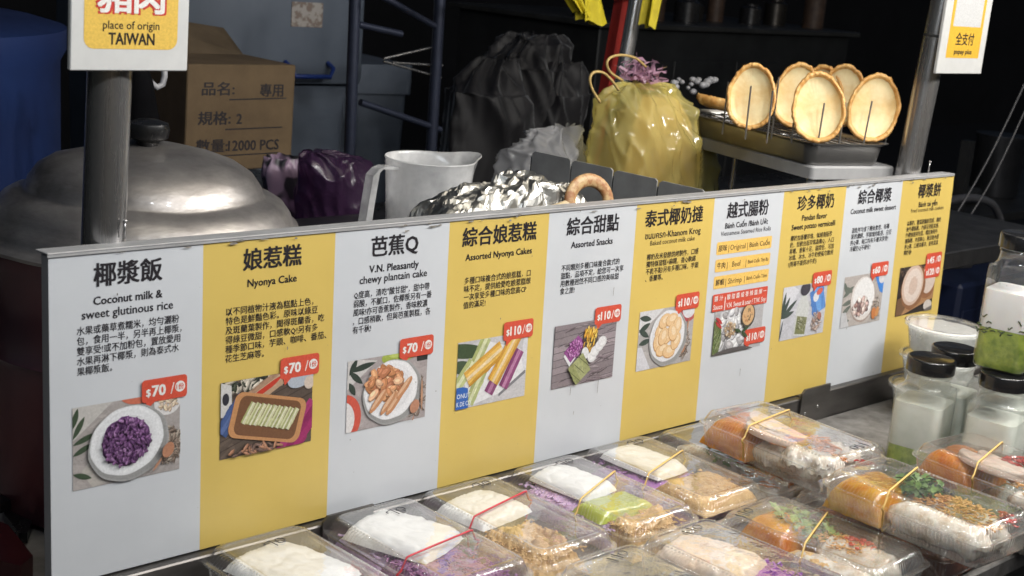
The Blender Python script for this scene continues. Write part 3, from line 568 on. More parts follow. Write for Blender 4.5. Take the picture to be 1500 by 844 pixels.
milk = mat('coconut_milk', (.87, .87, .865), .34, var=.05, vs=60, coat=.4, bump=.2, bs=160)
price_p = mat('purple_rice', (.26, .09, .32), .38, col2=(.46, .25, .52), vs=170, bump=.5, bs=520, coat=.3, sss=.2, detail=3)
price_l = mat('lilac_rice', (.50, .30, .58), .40, col2=(.74, .56, .78), vs=210, bump=.5, bs=520, coat=.3, sss=.2, detail=3)
tan = mat('peanut_powder', (.70, .48, .23), .75, col2=(.50, .30, .12), vs=110, bump=.6, bs=600, detail=7)
tan2 = mat('fried_floss', (.56, .34, .15), .6, col2=(.40, .19, .07), vs=120)
green = mat('pandan_jelly', (.46, .52, .07), .22, col2=(.34, .41, .045), vs=45, coat=.5, sss=.3)
sauce = mat('sweet_sour_sauce', (.60, .25, .02), .10, col2=(.40, .085, .006), vs=34, coat=1, sss=.5, bump=.25, bs=70, detail=6)
saucey = mat('curry_sauce', (.60, .36, .04), .10, col2=(.44, .13, .008), vs=30, coat=1, sss=.5, bump=.25, bs=70, detail=6)
riceroll = mat('rice_roll', (.82, .80, .75), .18, col2=(.50, .40, .29), vs=60, coat=.5, sss=.4, bump=.45, bs=170, detail=8)
sausage = mat('pork_sausage', (.82, .66, .56), .42, col2=(.75, .56, .46), vs=90, coat=.2, sss=.3, bump=.1, bs=400)
pinkm = mat('pork_edge', (.42, .22, .15), .5, var=.3, vs=90)
herb = mat('coriander', (.10, .21, .035), .42, col2=(.22, .33, .09), vs=150)
herbp = mat('lettuce', (.28, .38, .12), .4, col2=(.14, .24, .05), vs=110)
chili = mat('red_chili', (.55, .03, .015), .2, col2=(.40, .02, .01), vs=80, coat=.5)
fry = mat('fried_shallot', (.56, .26, .06), .5, col2=(.74, .44, .16), vs=160)
carrot = mat('carrot_shred', (.68, .24, .05), .4, var=.2, vs=120)
brownsauce = mat('brown_gravy', (.16, .075, .035), .15, col2=(.10, .045, .02), vs=26, coat=.7)
taupe = mat('taro_paste', (.60, .45, .33), .35, col2=(.78, .69, .62), vs=32, coat=.4, sss=.2)
bandy = mat('yellow_rubber', (.72, .48, .15), .42, var=.12, vs=60); bandr = mat('red_rubber', (.55, .03, .05), .4, var=.15, vs=60)
pouch = clear('pouch_film', (.97, .97, .97), .10, ior=1.45, bump=.5, bs=60, gain=1.0)
ZT = -.0385                                  # boxes stand on the counter top
YB = -.1065
def topping(t, x, y, w, l, seed, lab, holes=0):
    m = MB(); mound(m, x, y, w, l, .003, .038, 5, 54, .026, 48, .007, 210, seed, (0, .1)); 
    grains(m, 300, x, y, w * .9, l * .9, lambda a, b: .036 + .006 * nz(a * 70, b * 70, seed), (.0010, .0018), seed); return put(m, 'peanut_topping', tan, t, lab, 'topping', 60)
def ricebed(t, x, y, w, l, h, mm, seed, lab):
    m = MB(); mound(m, x, y, w, l, .003, h, 7, 44, .006, 55, .0035, 300, seed)
    grains(m, 420, x, y, w * .93, l * .95, lambda a, b: .003 + h * .97 + .003 * nz(a * 60, b * 60, seed), (.0013, .0028), seed); return put(m, 'sticky_rice', mm, t, lab, 'sticky rice', 60)
def packet(t, x, y, w, l, rot, seed, lab, z=.036, h=.014, wr=.0022):
    m = MB(); pillow(m, x, y, w, l, rot, z, h, 34, wr, seed); return put(m, 'coconut_milk_packet', milk, t, lab, 'sauce packet', 60)

# back row, left to right
t = clambox('at the left end of the back row', .208, YB + .002, ZT, 1, '70', .012, .062, 20)
m = MB(); mound(m, 0, .03, .100, .135, .003, .022, 7, 30, .006, 55, .003, 300, 79); put(m, 'taro_mash', mat('taro_mash', (.55, .48, .50), .5, var=.25, vs=60, bump=.3, bs=200), t, 'pale mauve mash under the milk packet in the leftmost food box', 'taro mash')
packet(t, .0, .03, .088, .108, 14, 1, 'white coconut milk packet in the leftmost food box')
m = MB(); roll(m, (.036, .075, .022), (.046, -.02, .018), .011, 3); put(m, 'sausage_roll', pinkm, t, 'pink brown roll beside the milk packet in the leftmost food box', 'roll')
m = MB(); mound(m, .02, -.055, .075, .08, .003, .026, 5, 30, .006, 50, .002, 200, 3); put(m, 'sticky_rice', price_l, t, 'lilac sticky rice at the front of the leftmost food box', 'sticky rice')
t = clambox('with big white packet and plum rice', .346, YB, ZT, 0, '70', .022, .062, 20)
m = MB(); mound(m, 0, .055, .100, .085, .003, .026, 7, 30, .006, 55, .003, 300, 77); grains(m, 200, 0, .055, .09, .08, lambda a, b: .029 + .003 * nz(a * 60, b * 60, 4), (.0013, .0028), 78); put(m, 'sticky_rice', price_l, t, 'lilac sticky rice below the big white packet lettered 70', 'sticky rice')
packet(t, .0, .036, .084, .105, 20, 5, 'big white milk packet lettered 70 in the second box from the left', h=.017)
ricebed(t, 0, -.035, .096, .12, .031, mat('plum_rice', (.22, .07, .20), .22, col2=(.36, .17, .34), vs=26, coat=.6, bump=.3, bs=90, sss=.2), 2, 'glossy plum sticky rice in the second box from the left')
band(t, -.030, -.012, bandr, 'red rubber band over the white packet and plum rice box')
t = clambox('half filled with tan crumbs beside a milk packet', .468, YB, ZT, 0, '70', .028, .070, 12)
packet(t, -.004, .042, .088, .072, 8, 9, 'white milk packet under the red band beside tan crumbs', z=.037)
topping(t, -.012, -.042, .082, .098, 4, 'tan peanut crumbs beside bare clear plastic in the third box')
band(t, .008, .036, bandr, 'red rubber band over the tan crumb box')
t = clambox('with lilac rice and lime green jelly', .602, YB, ZT, 0, '70', .026, .070, 12)
ricebed(t, -.002, .012, .098, .165, .029, price_l, 6, 'pale lilac sticky rice under the lime green jelly')
packet(t, .004, .046, .064, .088, 6, 13, 'white milk packet lying between lilac rice and lime green jelly', z=.037)
m = MB(); mound(m, -.002, -.024, .088, .046, .032, .014, 6, 26, .003, 40, .0008, 150, 8); put(m, 'pandan_jelly', green, t, 'lime green pandan jelly slab in a clear box', 'jelly')
topping(t, .0, -.072, .094, .05, 7, 'tan crumbs at the front end of the lime green jelly box')
band(t, -.020, .028, bandy, 'yellow rubber band crossing the lime green jelly box')
t = clambox('with deep purple rice and tan topping', .729, YB + .002, ZT, -1, '70', .026, .072, 12)
ricebed(t, -.002, .012, .098, .165, .029, price_p, 9, 'deep purple sticky rice below white packet and tan topping')
packet(t, .002, .046, .064, .096, 4, 17, 'long white milk packet on deep purple rice', z=.037, wr=.0016)
m = MB(); mound(m, .004, -.05, .098, .085, .026, .020, 6, 36, .009, 42, .004, 240, 5); grains(m, 40, .004, -.05, .08, .07, lambda a, b: .046, (.0012, .0022), 3); put(m, 'peanut_topping', tan, t, 'tan crumb topping over deep purple rice', 'topping')
band(t, -.010, .030, bandy, 'yellow rubber band crossing the deep purple rice box')
t = clambox('with greens and red strips, half under a stacked box', .856, YB - .004, ZT, -2)
m = MB(); roll(m, (-.02, .085, .022), (.01, -.06, .02), .017, 7); roll(m, (.022, .08, .02), (.035, -.05, .018), .015, 9); put(m, 'rice_roll', riceroll, t, 'pale rice rolls with greens in the low back box', 'rice roll')
m = MB(); herbs(m, 70, -.012, .012, .05, .06, .036, .012, .008, 4); put(m, 'coriander', herb, t, 'green coriander beside red strips in the low back box', 'herb')
m = MB(); shreds(m, 26, .006, -.012, .05, .05, .038, .010, (.0016, .022), 5, .4); put(m, 'chili_strips', chili, t, 'red chili strips in the low back box', 'chili')
m = MB(); shreds(m, 60, .0, -.055, .08, .06, .028, .016, (.0013, .014), 6, .8); put(m, 'carrot_shreds', carrot, t, 'orange carrot shreds at the front of the low back box', 'carrot')
m = MB(); mound(m, -.0, -.07, .09, .05, .003, .03, 5, 26, .008, 50, .003, 240, 12); put(m, 'rice_noodle', riceroll, t, 'white rice noodle lumps at the front of the low back box', 'noodles')
t = clambox('under the back stack, filled with dark brown gravy', .981, YB - .008, ZT, 2)
m = MB(); mound(m, 0, .0, .098, .19, .003, .030, 8, 30, .006, 34, .001, 150, 15); put(m, 'brown_gravy', brownsauce, t, 'dark brown gravy in the bottom box of the back stack', 'gravy')
def saucebox(t, who, orange, cx=-.004, cy=.060, w=.098, l=.078, seed=0):
    m = MB(); mound(m, cx, cy, w, l, .003, .0415, 5, 40, .004, 34, .0007, 150, seed, (0, .06))
    return put(m, 'sauce_bag', orange, t, who, 'sauce bag', 180)
t = clambox('on the back stack, with sausage slices and noodle curl', .858, -.178, ZT + HT + .0012, -4, '110', .015, -.078, 190)
saucebox(t, 'amber sauce bag beside sausage slices in the top box of the back stack', sauce, seed=2)
m = MB(); slice_(m, .004, .020, .040, .050, .034, .012, 78, 8); slice_(m, -.026, .008, .041, .040, .026, .010, 84, 10); put(m, 'sausage_slices', sausage, t, 'pale pink sausage slices in the top box of the back stack', 'sausage')
m = MB(); shreds(m, 160, .006, -.034, .05, .07, .030, .022, (.0012, .014), 8); put(m, 'carrot_shreds', carrot, t, 'orange shreds under the sausage slices of the back stack', 'carrot')
m = MB(); roll(m, (-.03, .03, .016), (-.02, -.07, .016), .016, 11); roll(m, (-.038, -.02, .030), (-.006, -.086, .028), .0155, 12, lump=.3); roll(m, (.03, -.03, .026), (.036, -.075, .026), .016, 13, lump=.25); put(m, 'rice_roll', riceroll, t, 'glossy white rice rolls in the top box of the back stack', 'rice roll')
m = MB(); shreds(m, 14, .034, -.085, .02, .02, .024, .012, (.0018, .010), 9); put(m, 'chili_strips', chili, t, 'red chili bits at the front corner of the top back box', 'chili')
band(t, .024, .048, bandy, 'yellow rubber band over the sausage slice box')
# front row
YF = -.3235
t = clambox('in front of the tan crumb box, 110 written on it', .468, YF + .001, ZT, 0, '110', .016, .072, 18)
m = MB(); mound(m, 0, -.01, .1, .16, .003, .022, 7, 30, .004, 40, .001, 150, 31); put(m, 'taro_pudding', mat('grey_pudding', (.34, .30, .28), .3, var=.3, vs=30, coat=.3), t, 'grey taro pudding in the leftmost front box', 'pudding')
t = clambox('with taupe paste and a violet slab', .592, YF + .002, ZT, 1, '110', .012, .072, 14)
m = MB(); pillow(m, -.01, .038, .084, .10, 12, .034, .016, 34, .003, 23); put(m, 'taro_paste', taupe, t, 'swirled taupe and white paste bag in the front box', 'paste bag')
ricebed(t, .006, -.04, .094, .11, .032, mat('violet_slab', (.26, .05, .36), .2, col2=(.40, .14, .50), vs=24, coat=.6, bump=.15, bs=80, sss=.2), 21, 'violet sticky rice slab in the front row')
t = clambox('with orange sauce, greens and a chili roll', .722, YF + .0, ZT, 3, '110', -.028, .074, 14)
saucebox(t, 'orange sauce bag beside coriander in the front row', sauce, .010, .058, .08, .066, 31)
m = MB(); herbs(m, 150, .024, .034, .05, .09, .030, .022, .008, 14); put(m, 'coriander', herb, t, 'green coriander beside the orange sauce bag in the front row', 'herb')
m = MB(); roll(m, (.012, .008, .024), (.02, -.085, .022), .024, 41, 18, lump=.1); roll(m, (-.03, .02, .018), (-.026, -.085, .018), .017, 42); put(m, 'rice_roll', riceroll, t, 'white rice rolls sprinkled with chili in the front row', 'rice roll')
m = MB(); shreds(m, 130, .014, -.024, .04, .07, .040, .009, (.0010, .007), 15); put(m, 'fried_shallots', fry, t, 'brown fried shallots on the chili roll in the front row', 'shallots')
m = MB(); shreds(m, 34, .018, -.036, .026, .04, .045, .006, (.0019, .006), 16); put(m, 'chili_bits', chili, t, 'red chili bits on the front row roll', 'chili')
m = MB(); mound(m, -.03, -.02, .034, .10, .003, .030, 4, 22, .006, 60, .002, 200, 44); put(m, 'egg_floss', tan, t, 'yellow floss along the side of the front orange sauce box', 'floss')
band(t, -.012, .028, bandy, 'yellow rubber band over the front orange sauce box')
t = clambox('under the front stack, with dark braised filling', .852, YF - .006, ZT, 2)
m = MB(); mound(m, -.0, .0, .098, .19, .003, .030, 8, 30, .007, 34, .001, 150, 16); put(m, 'braised_filling', mat('braise', (.26, .10, .055), .2, col2=(.14, .05, .03), vs=26, coat=.6), t, 'dark red brown filling in the bottom box of the front stack', 'filling')
t = clambox('on the front stack, with amber sauce and shallot noodles', .822, YF - .062, ZT + HT + .0012, -2)
saucebox(t, 'amber sauce bag with herbs in the top box of the front stack', saucey, -.006, .062, .092, .074, 51)
m = MB(); herbs(m, 120, .024, .026, .044, .05, .034, .018, .008, 24); put(m, 'coriander', herb, t, 'green coriander in the top box of the front stack', 'herb')
m = MB(); roll(m, (-.028, .026, .022), (-.02, -.09, .020), .021, 61, 18, lump=.16); roll(m, (.014, .012, .022), (.02, -.088, .020), .020, 62, 18, lump=.16); put(m, 'rice_roll', riceroll, t, 'white rice rolls in the top box of the front stack', 'rice roll')
m = MB(); shreds(m, 330, .012, -.03, .065, .10, .034, .014, (.0011, .009), 25); put(m, 'fried_shallots', fry, t, 'golden fried shallots in the top box of the front stack', 'shallots')
m = MB(); shreds(m, 24, .028, -.076, .02, .03, .038, .010, (.0018, .008), 26); put(m, 'chili_bits', chili, t, 'red chili bits at the front of the top front box', 'chili')
band(t, .016, .050, bandy, 'yellow rubber band over the top box of the front stack')
t = clambox('under the rightmost box, filled with dark pickles', 1.018, YF - .032, ZT, -3)
m = MB(); mound(m, 0, 0, .098, .19, .003, .026, 8, 30, .008, 40, .002, 150, 17); put(m, 'dark_pickles', mat('pickle', (.07, .075, .05), .25, col2=(.03, .03, .025), vs=60, coat=.5), t, 'dark green pickles in the bottom box at the right', 'pickles')
t = clambox('with sausage and chili in front of the bottles', 1.000, YF - .068, ZT + HT + .0012, -5)
saucebox(t, 'orange sauce bag in the right hand box by the bottles', sauce, -.004, .062, .088, .074, 71)
m = MB(); slice_(m, -.012, .018, .038, .046, .030, .012, 84, 10); slice_(m, .014, .014, .036, .042, .028, .010, 80, 8); put(m, 'sausage_slices', sausage, t, 'pale sausage slices in the box by the bottles', 'sausage')
m = MB(); shreds(m, 300, .004, -.045, .075, .09, .032, .018, (.0012, .010), 35); put(m, 'fried_shallots', fry, t, 'brown fried shallots in the box by the bottles', 'shallots')
m = MB(); shreds(m, 60, .022, .006, .036, .044, .042, .012, (.0022, .009), 36); put(m, 'chili_bits', chili, t, 'red chili bits beside sausage slices in the box by the bottles', 'chili')
m = MB(); roll(m, (-.03, -.02, .016), (-.026, -.09, .016), .015, 73); put(m, 'rice_roll', riceroll, t, 'white rice roll under shallots in the box by the bottles', 'rice roll')
band(t, .012, .050, bandy, 'yellow rubber band over the box by the bottles')
t = clambox('with pickled greens beside the bottles', 1.245, -.275, ZT, -8)
m = MB(); herbs(m, 160, .0, .02, .09, .15, .014, .026, .010, 54); put(m, 'pickled_greens', mat('old_greens', (.10, .12, .03), .4, col2=(.05, .06, .02), vs=90), t, 'olive pickled greens in the box beside the bottles', 'greens')

# ------------------------------------------------------------------ drink bottles and tubs
pet = clear('bottle_plastic', (.985, .99, .985), .05, ior=1.5, haze=.04, hazecol=(.8, .82, .8), bump=.15, bs=30, gain=1.3)
petfog = clear('fogged_plastic', (.98, .985, .98), .10, ior=1.5, haze=.16, hazecol=(.84, .88, .83), bump=.2, bs=40, gain=1.2)
capm = mat('bottle_cap_black', (.012, .012, .013), .22, coat=.3)
milkd = mat('milk_layer', (.90, .885, .88), .3, col2=(.84, .83, .81), vs=22, sss=.3)
greend = mat('green_layer', (.46, .56, .09), .3, col2=(.17, .27, .03), vs=85, bump=.3, bs=160, coat=.3, detail=7)
paled = mat('thin_milk', (.74, .76, .71), .3, col2=(.58, .62, .53), vs=20, coat=.3)
drop = clear('water_drop', (.98, .98, .98), .02, ior=1.6, gain=2)
def sq(r, z, k=.28, n=40, oct_=0):
    return [Vector((x, y, z)) for x, y in even(rrect(r, r, r * k, 6), n)]
def circ(r, z, n=40): return [Vector((r * math.cos(2*math.pi*(j + .0) / n), r * math.sin(2*math.pi*(j + .0) / n), z)) for j in range(n)]
def blend(r1, r2, t, z): return [Vector((a.x + (b.x-a.x)*t, a.y + (b.y-a.y)*t, z)) for a, b in zip(r1, r2)]
# rings of the rounded square and the round neck start on the same side
def sqs(r, z):
    P = sq(r, z); i = max(range(40), key=lambda k: (P[k].x - abs(P[k].y) * .001)); i = min(range(40), key=lambda k: abs(math.atan2(P[k].y, P[k].x))); return P[i:] + P[:i]
def bottle(label, loc, yaw, fog=True, milk0=.055, milk1=.112, drops=0, Hb=.17):
    t = thing('drink_bottle', label, 'bottle', loc, (0, 0, R_(yaw)), 'plastic drink bottles')
    h = .0325; L = [sqs(h * .90, .0005), sqs(h * .975, .004), sqs(h, .012), sqs(h, Hb - .047), sqs(h * .97, Hb - .040)]
    for k in range(1, 5): L.append(blend(sqs(h * .97, 0), circ(.0268, 0), math.sin(k / 4 * math.pi / 2) if k < 4 else 1, Hb - .040 + .012 * (1 - math.cos(k / 4 * math.pi / 2))))
    L += [circ(.0272, Hb - .024), circ(.0285, Hb - .0225), circ(.0272, Hb - .021), circ(.0272, Hb - .004)]
    m = MB(); m.loops(L, True, False); m.build('bottle_body', petfog if fog else pet, t, 50)
    m = MB(); R = []
    for r, z in ((.029, 0), (.0302, .001), (.0302, .0165), (.0295, .0185), (.028, .0190), (.0265, .0183)):
        R.append([Vector((p.x * (1 + (.010 * (j % 2) if .0005 < z < .018 else 0)), p.y * (1 + (.010 * (j % 2) if .0005 < z < .018 else 0)), z + Hb - .019)) for j, p in enumerate(circ(r, 0, 80))])
    m.loops(R, True, True); m.build('screw_cap', capm, t, 50)
    i = h - .0016
    m = MB(); m.loops([sqs(i * .93, .002), sqs(i, .008), sqs(i, milk0)], True, True); m.build('green_drink', greend, t, 50)
    m = MB(); m.loops([sqs(i, milk0 + .0003), sqs(i, milk1), sqs(i * .985, milk1 + .0008)], True, True); m.build('milky_drink', milkd if not fog else paled, t, 50)
    if not fog:
        m = MB(); rd = random.Random(5)
        for _ in range(70):
            s = rd.choice((0, 1, 2, 3)); a, z = rd.uniform(-.03, .03), milk0 + rd.gauss(.002, .006); P = []
            ang = rd.uniform(-.8, .8)
            for k in range(4): P.append((a + k * .0022 * math.cos(ang), z + k * .0022 * math.sin(ang) - .001 * k * k * rd.uniform(-.4, .4)))
            m.tube([Vector(((q, -i - .0002, w), (q, i + .0002, w), (-i - .0002, q, w), (i + .0002, q, w))[s]) for q, w in P], .0009, 5)
        tag(m.build('pandan_strands', mat('pandan_strand', (.06, .10, .02), .3, var=.3, vs=100), t, 180), None, None)
        m = MB()
        for _ in range(26): s = rd.choice((0, 2)); q, w = rd.uniform(-.03, .03), rd.uniform(milk1 + .004, Hb - .05); m.sphere(((q, -h, w) if s == 0 else (-h, q, w)), rd.uniform(.0005, .0016), 8, (1, .5, 1) if s == 0 else (.5, 1, 1))
        m.build('water_drops', drop, t, 180)
    return t
bottle('fogged drink bottle with green bottom, nearest the menu board', (1.060, -.236, -.0385), 12)
bottle('fogged drink bottle whose cap carries the tall white and green one', (1.088, -.322, -.0385), 8)
bottle('fogged drink bottle half hidden behind the front two caps', (1.136, -.226, -.0385), 10)
bottle('fogged drink bottle at the right edge under the upper bottle', (1.166, -.300, -.0385), 6)
bottle('clear bottle of white milk over green pandan drink, standing on other caps', (1.108, -.308, .1322), 10, False, .052, .099)
tubm = clear('tub_plastic', (.90, .92, .92), .12, haze=.45, hazecol=(.78, .78, .76), ior=1.45); tubl = clear('tub_lid', (.95, .95, .95), .08, haze=.10, ior=1.5, gain=1.6)
cream = mat('cream_filling', (.86, .86, .84), .55, col2=(.74, .74, .71), vs=90, bump=.6, bs=140)
for k, (dx, dy, lab) in enumerate(((-.004, .004, 'round dessert tub at the bottom of the stack behind the bottles'), (.003, -.002, 'round dessert tub in the middle of the stack behind the bottles'), (.008, .0, 'round dessert tub with frosted lid on top of its stack'))):
    t = thing('dessert_tub', lab, 'tub', (1.352 + dx, -.088 + dy, -.0385 + k * .0475), (0, 0, 0), 'stacked dessert tubs')
    m = MB(); m.lathe([(.001, .001), (.045, .001), (.047, .003), (.054, .038), (.057, .0395), (.057, .041)], 56); m.build('tub_body', tubm, t, 50)
    m = MB(); m.lathe([(.0575, .038), (.0592, .0385), (.0592, .0425), (.057, .0440), (.054, .0440), (.0515, .0415), (.001, .0412)], 56); m.build('tub_lid', tubl, t, 40)
    m = MB(); m.lathe([(.001, .004), (.0455, .004), (.052, .034), (.050, .037), (.030, .0395), (.001, .0385)], 40)
    for i, v in enumerate(m.v):
        if v[2] > .033: m.v[i] = (v[0], v[1], v[2] + .0022 * nz(v[0] * 120, v[1] * 120, k))
    m.build('cream_filling', cream, t, 50)

# ------------------------------------------------------------------ steel posts with hanging cards
def post(name, label, foot, head, r, z0, z1, collar=None, rod=None):
    f, h = Vector(foot), Vector(head); d = (h - f) / (h.z - f.z); a, c = f + d * (z0 - f.z), f + d * (z1 - f.z)
    t = thing(name, label, 'post', a)
    m = MB(); m.tube([a - a, (c - a) * .5, c - a], r, 40); m.build('tube', chrome, t, 50)
    m = MB(); m.lathe([(r * 1.0, 0), (r * 1.9, 0), (r * 1.9, .006), (r * 1.02, .008)], 32); m.build('foot_plate', dsteel, t)
    if collar: m = MB(); q = f + d * (collar - f.z) - a; m.tube([q - d * .0022, q - d * .0012, q + d * .0012, q + d * .0022], [r * 1.0, r * 1.012, r * 1.012, r * 1.0], 40, cap=False); m.build('joint_ring', mat('dark_joint', (.03, .03, .03), .6, var=.2), t)
    if rod: m = MB(); q = Vector(rod) - a; m.tube([q, q + Vector((0, 0, .016))], .0011, 8); m.sphere(q + Vector((0, 0, .016)), .0022, 8); m.build('pin', chrome, t, 180)
    return t
post('stall_post', 'steel stall post behind the left end of the menu board', (.0700, .05, .302), (.0730, .05, .451), .0192, -.85, 1.42, rod=(.0795, .0290, .306))
post('stall_post', 'steel stall post with a dark joint ring at the right end of the board', (1.424, .05, .304), (1.436, .044, .525), .0190, -.85, 1.42, collar=.512, rod=(1.4505, .030, .304))
card = mat('white_card', (.56, .56, .55), .4, col2=(.51, .51, .50), vs=40, detail=8)
def sign(name, label, x0, x1, z0, z1, y, yaw, mm=None):
    t = thing(name, label, 'sign', ((x0 + x1) / 2, y, z0), (0, 0, R_(yaw)))
    w = (x1 - x0) / 2; m = MB(); m.box(-w, w, -.0002, .005, 0, z1 - z0, bev=.0008); m.build('card', mm or card, t, 30); return t
t = sign('origin_sign', 'white sign with yellow panel reading place of origin TAIWAN on the left post', .022, .133, .456, .63, .022, 0)
m = MB(); m.ink = (.74, .49, .10, 1); flat(m, rr(-.0437, .0445, .0185, .145, .009), -.0004); m.ink = (.02, .018, .018, 1)
text(m, 'place of origin', .0, .0392, w=.053, h=.0098, align='c', y=-.0005, bold=.012); text(m, 'TAIWAN', .0005, .0278, w=.043, h=.0142, align='c', y=-.0005, bold=.028)
m.ink = (.55, .05, .04, 1); text(m, '豬', -.0155, .0650, h=.034, align='c', y=-.00055, bold=.085); text(m, '肉', .0165, .0650, h=.034, align='c', y=-.00055, bold=.085)
m.ink = (.80, .78, .74, 1); text(m, '豬', -.0155, .0650, h=.034, align='c', y=-.0008, bold=.026); text(m, '肉', .0165, .0650, h=.034, align='c', y=-.0008, bold=.026)
m.build('yellow_panel', printed(), t, 0)
t = sign('payment_sign', 'white payment sign with yellow panel on the right post', 1.395, 1.530, .459, .70, .012, 0, mat('grey_white_card', (.44, .44, .43), .4, col2=(.40, .40, .39), vs=40, detail=8))
m = MB(); m.ink = (.56, .34, .04, 1); flat(m, rr(-.048, .050, .024, .20, .0015), -.0004); m.ink = (.46, .46, .46, 1); flat(m, rr(-.040, .042, .071, .17, .001), -.0005); m.ink = (.02, .018, .02, 1)
text(m, '全支付', .001, .0525, w=.054, h=.020, align='c', y=-.0005, bold=.02); text(m, 'pxpay plus', .001, .034, w=.052, h=.0105, align='c', y=-.0005, bold=.03)
m.build('yellow_panel', printed(), t, 0)

# ------------------------------------------------------------------ things on the work table behind the board
ZB = .165
wt = thing('work_table', 'dark steel work table right behind the menu board', 'table', (0, 0, -.85))
cbox('table_top', mat('table_steel', (.10, .10, .105), .35, .9, var=.5, vs=20), wt, .50, 1.98, .035, .62, ZB - .03, ZB, .002)
for x, y in ((.53, .06), (1.95, .06), (.53, .59), (1.95, .59)): cbox('leg', dsteel, wt, x - .015, x + .015, y - .015, y + .015, -.85, ZB - .0302)
st = thing('stove_stand', 'low grimy steel stand carrying the big steamer pot', 'stand', (0, 0, -.85))
cbox('stand_top', mat('grimy_steel', (.36, .34, .32), .55, .1, col2=(.14, .13, .12), vs=12, detail=9, bump=.1, bs=80), st, -.6, .47, .10, 1.0, -.145, -.112, .002)
for x, y in ((-.55, .14), (.44, .14), (-.55, .96), (.44, .96)): cbox('leg', dsteel, st, x - .015, x + .015, y - .015, y + .015, -.85, -.1452)
# steamer pot
potm = mat('spun_aluminium', (.49, .46, .44), .42, .78, col2=(.18, .168, .165), vs=9, stretch=(1, 1, 2.4), bump=.7, bs=30, detail=12, coat=.3)
t = thing('steamer_pot', 'big dented aluminium steamer pot with domed lid behind the left end of the board', 'pot', (.312, .405, -.111))
Rp = .196; zl = .325
m = MB(); m.lathe([(.001, .001), (.165, .001), (.178, .010), (.184, .05), (.186, .19), (.187, .196), (.190, .200), (.187, .204), (.186, .30), (.190, .306), (.192, zl - .004), (.188, zl - .002)], 72); m.build('pot_body', mat('pot_enamel', (.07, .075, .095), .28, .6, col2=(.16, .03, .035), vs=3, coat=.3, detail=2), t, 40)
prof = [(Rp * 1.005, zl - .004), (Rp * 1.01, zl), (Rp * .985, zl + .004), (Rp * .955, zl + .006), (Rp * .945, zl + .012), (Rp * .93, zl + .020), (Rp * .90, zl + .024), (Rp * .885, zl + .032), (Rp * .84, zl + .044), (Rp * .77, zl + .0525), (Rp * .725, zl + .0535), (Rp * .705, zl + .056), (Rp * .695, zl + .064), (Rp * .64, zl + .079), (Rp * .54, zl + .092), (Rp * .38, zl + .102), (Rp * .22, zl + .107), (Rp * .10, zl + .109), (.001, zl + .1092)]
m = MB(); m.lathe(prof, 96)
for i, v in enumerate(m.v):
    r = math.hypot(v[0], v[1]); k = 1 + .010 * nz(v[0] * 9, v[1] * 9, v[2] * 9); m.v[i] = (v[0] * k, v[1] * k, v[2] + .005 * nz(v[0] * 14, v[1] * 14, 3))
ld = m.build('pot_lid', potm, t, 60)
m = MB(); m.lathe([(.012, zl + .108), (.014, zl + .113), (.0235, zl + .118), (.0255, zl + .128), (.0235, zl + .135), (.014, zl + .1385), (.001, zl + .139)], 32); m.build('knob', blackp, ld, 40)
for s in (-1, 1): m = MB(); m.tube([Vector((.03 * q, s * (.19 + .035 * (1 - q * q * q * q)), .24)) for q in (-1.3, -1, -.6, 0, .6, 1, 1.3)], .006, 10); m.build('side_handle', potm, t, 60)
# measuring jug
jugm = clear('jug_plastic', (.92, .92, .93), .16, haze=.52, hazecol=(.84, .84, .84), ior=1.35)
t = thing('measuring_jug', 'frosted plastic measuring jug with a pouring lip beside the foil tray', 'jug', (.672, .31, ZB), (0, 0, R_(0)))
def jug(r, z, lip=0, n=48):
    P = []
    for j in range(n):
        a = 2 * math.pi * j / n; k = 1 + lip * max(0, math.cos(a)) ** 14 * .42; P.append(Vector((r * k * math.cos(a), r * k * math.sin(a), z + lip * .004 * max(0, math.cos(a)) ** 14)))
    return P
m = MB(); m.loops([jug(.046, .001), jug(.050, .004), jug(.0555, .09), jug(.0575, .115, .25), jug(.059, .140, .85), jug(.0605, .143, 1), jug(.0595, .1445, 1), jug(.0575, .141, .9), jug(.0555, .115, .25), jug(.053, .09), jug(.048, .006)], True, True); m.build('jug_body', jugm, t, 50)
m = MB(); L = []
for x, z in ((-.053, .134), (-.085, .136), (-.094, .128), (-.099, .09), (-.104, .045), (-.103, .040)): L.append([Vector((x + a, b, z + a * .3)) for a, b in ((-.005, -.008), (.005, -.008), (.005, .008), (-.005, .008))])
m.loops(L, True, True); m.build('handle', jugm, t, 30)
# crumpled foil tray
foil = mat('kitchen_foil', (.47, .46, .43), .32, .95, bump=.25, bs=70)
t = tag(link('foil_parcel', None), None, None); bpy.data.objects.remove(t)
m = MB(); rd = random.Random(4)
def ff(u, v):
    a, c = u * 2 - 1, v * 2 - 1; e = (max(0, 1 - abs(a) ** 8) * max(0, 1 - abs(c) ** 5)) ** .35
    P = Vector((a * 3.6, c * 1.8, 0)); k = (abs(fbm(P * 1.1, 2)) + .5 * abs(fbm(P * 2.3 + Vector((4, 4, 1)), 2)) - .3) * .020
    z = (.150 + .016 * nz(a * 2.2, 1) + .012 * a) * e + k * min(1, e * 1.6); return Vector((a * .118 + .010 * nz(c * 5, a * 5), c * .048 + .008 * nz(a * 6, c * 3, 4), max(0, z)))
m.grid(ff, 66, 36); tag(m.build('foil_parcel', foil, None, 0, (.622, .115, ZB), (0, 0, R_(-8))), 'crumpled silver foil parcel leaning behind the menu board edge', 'foil')
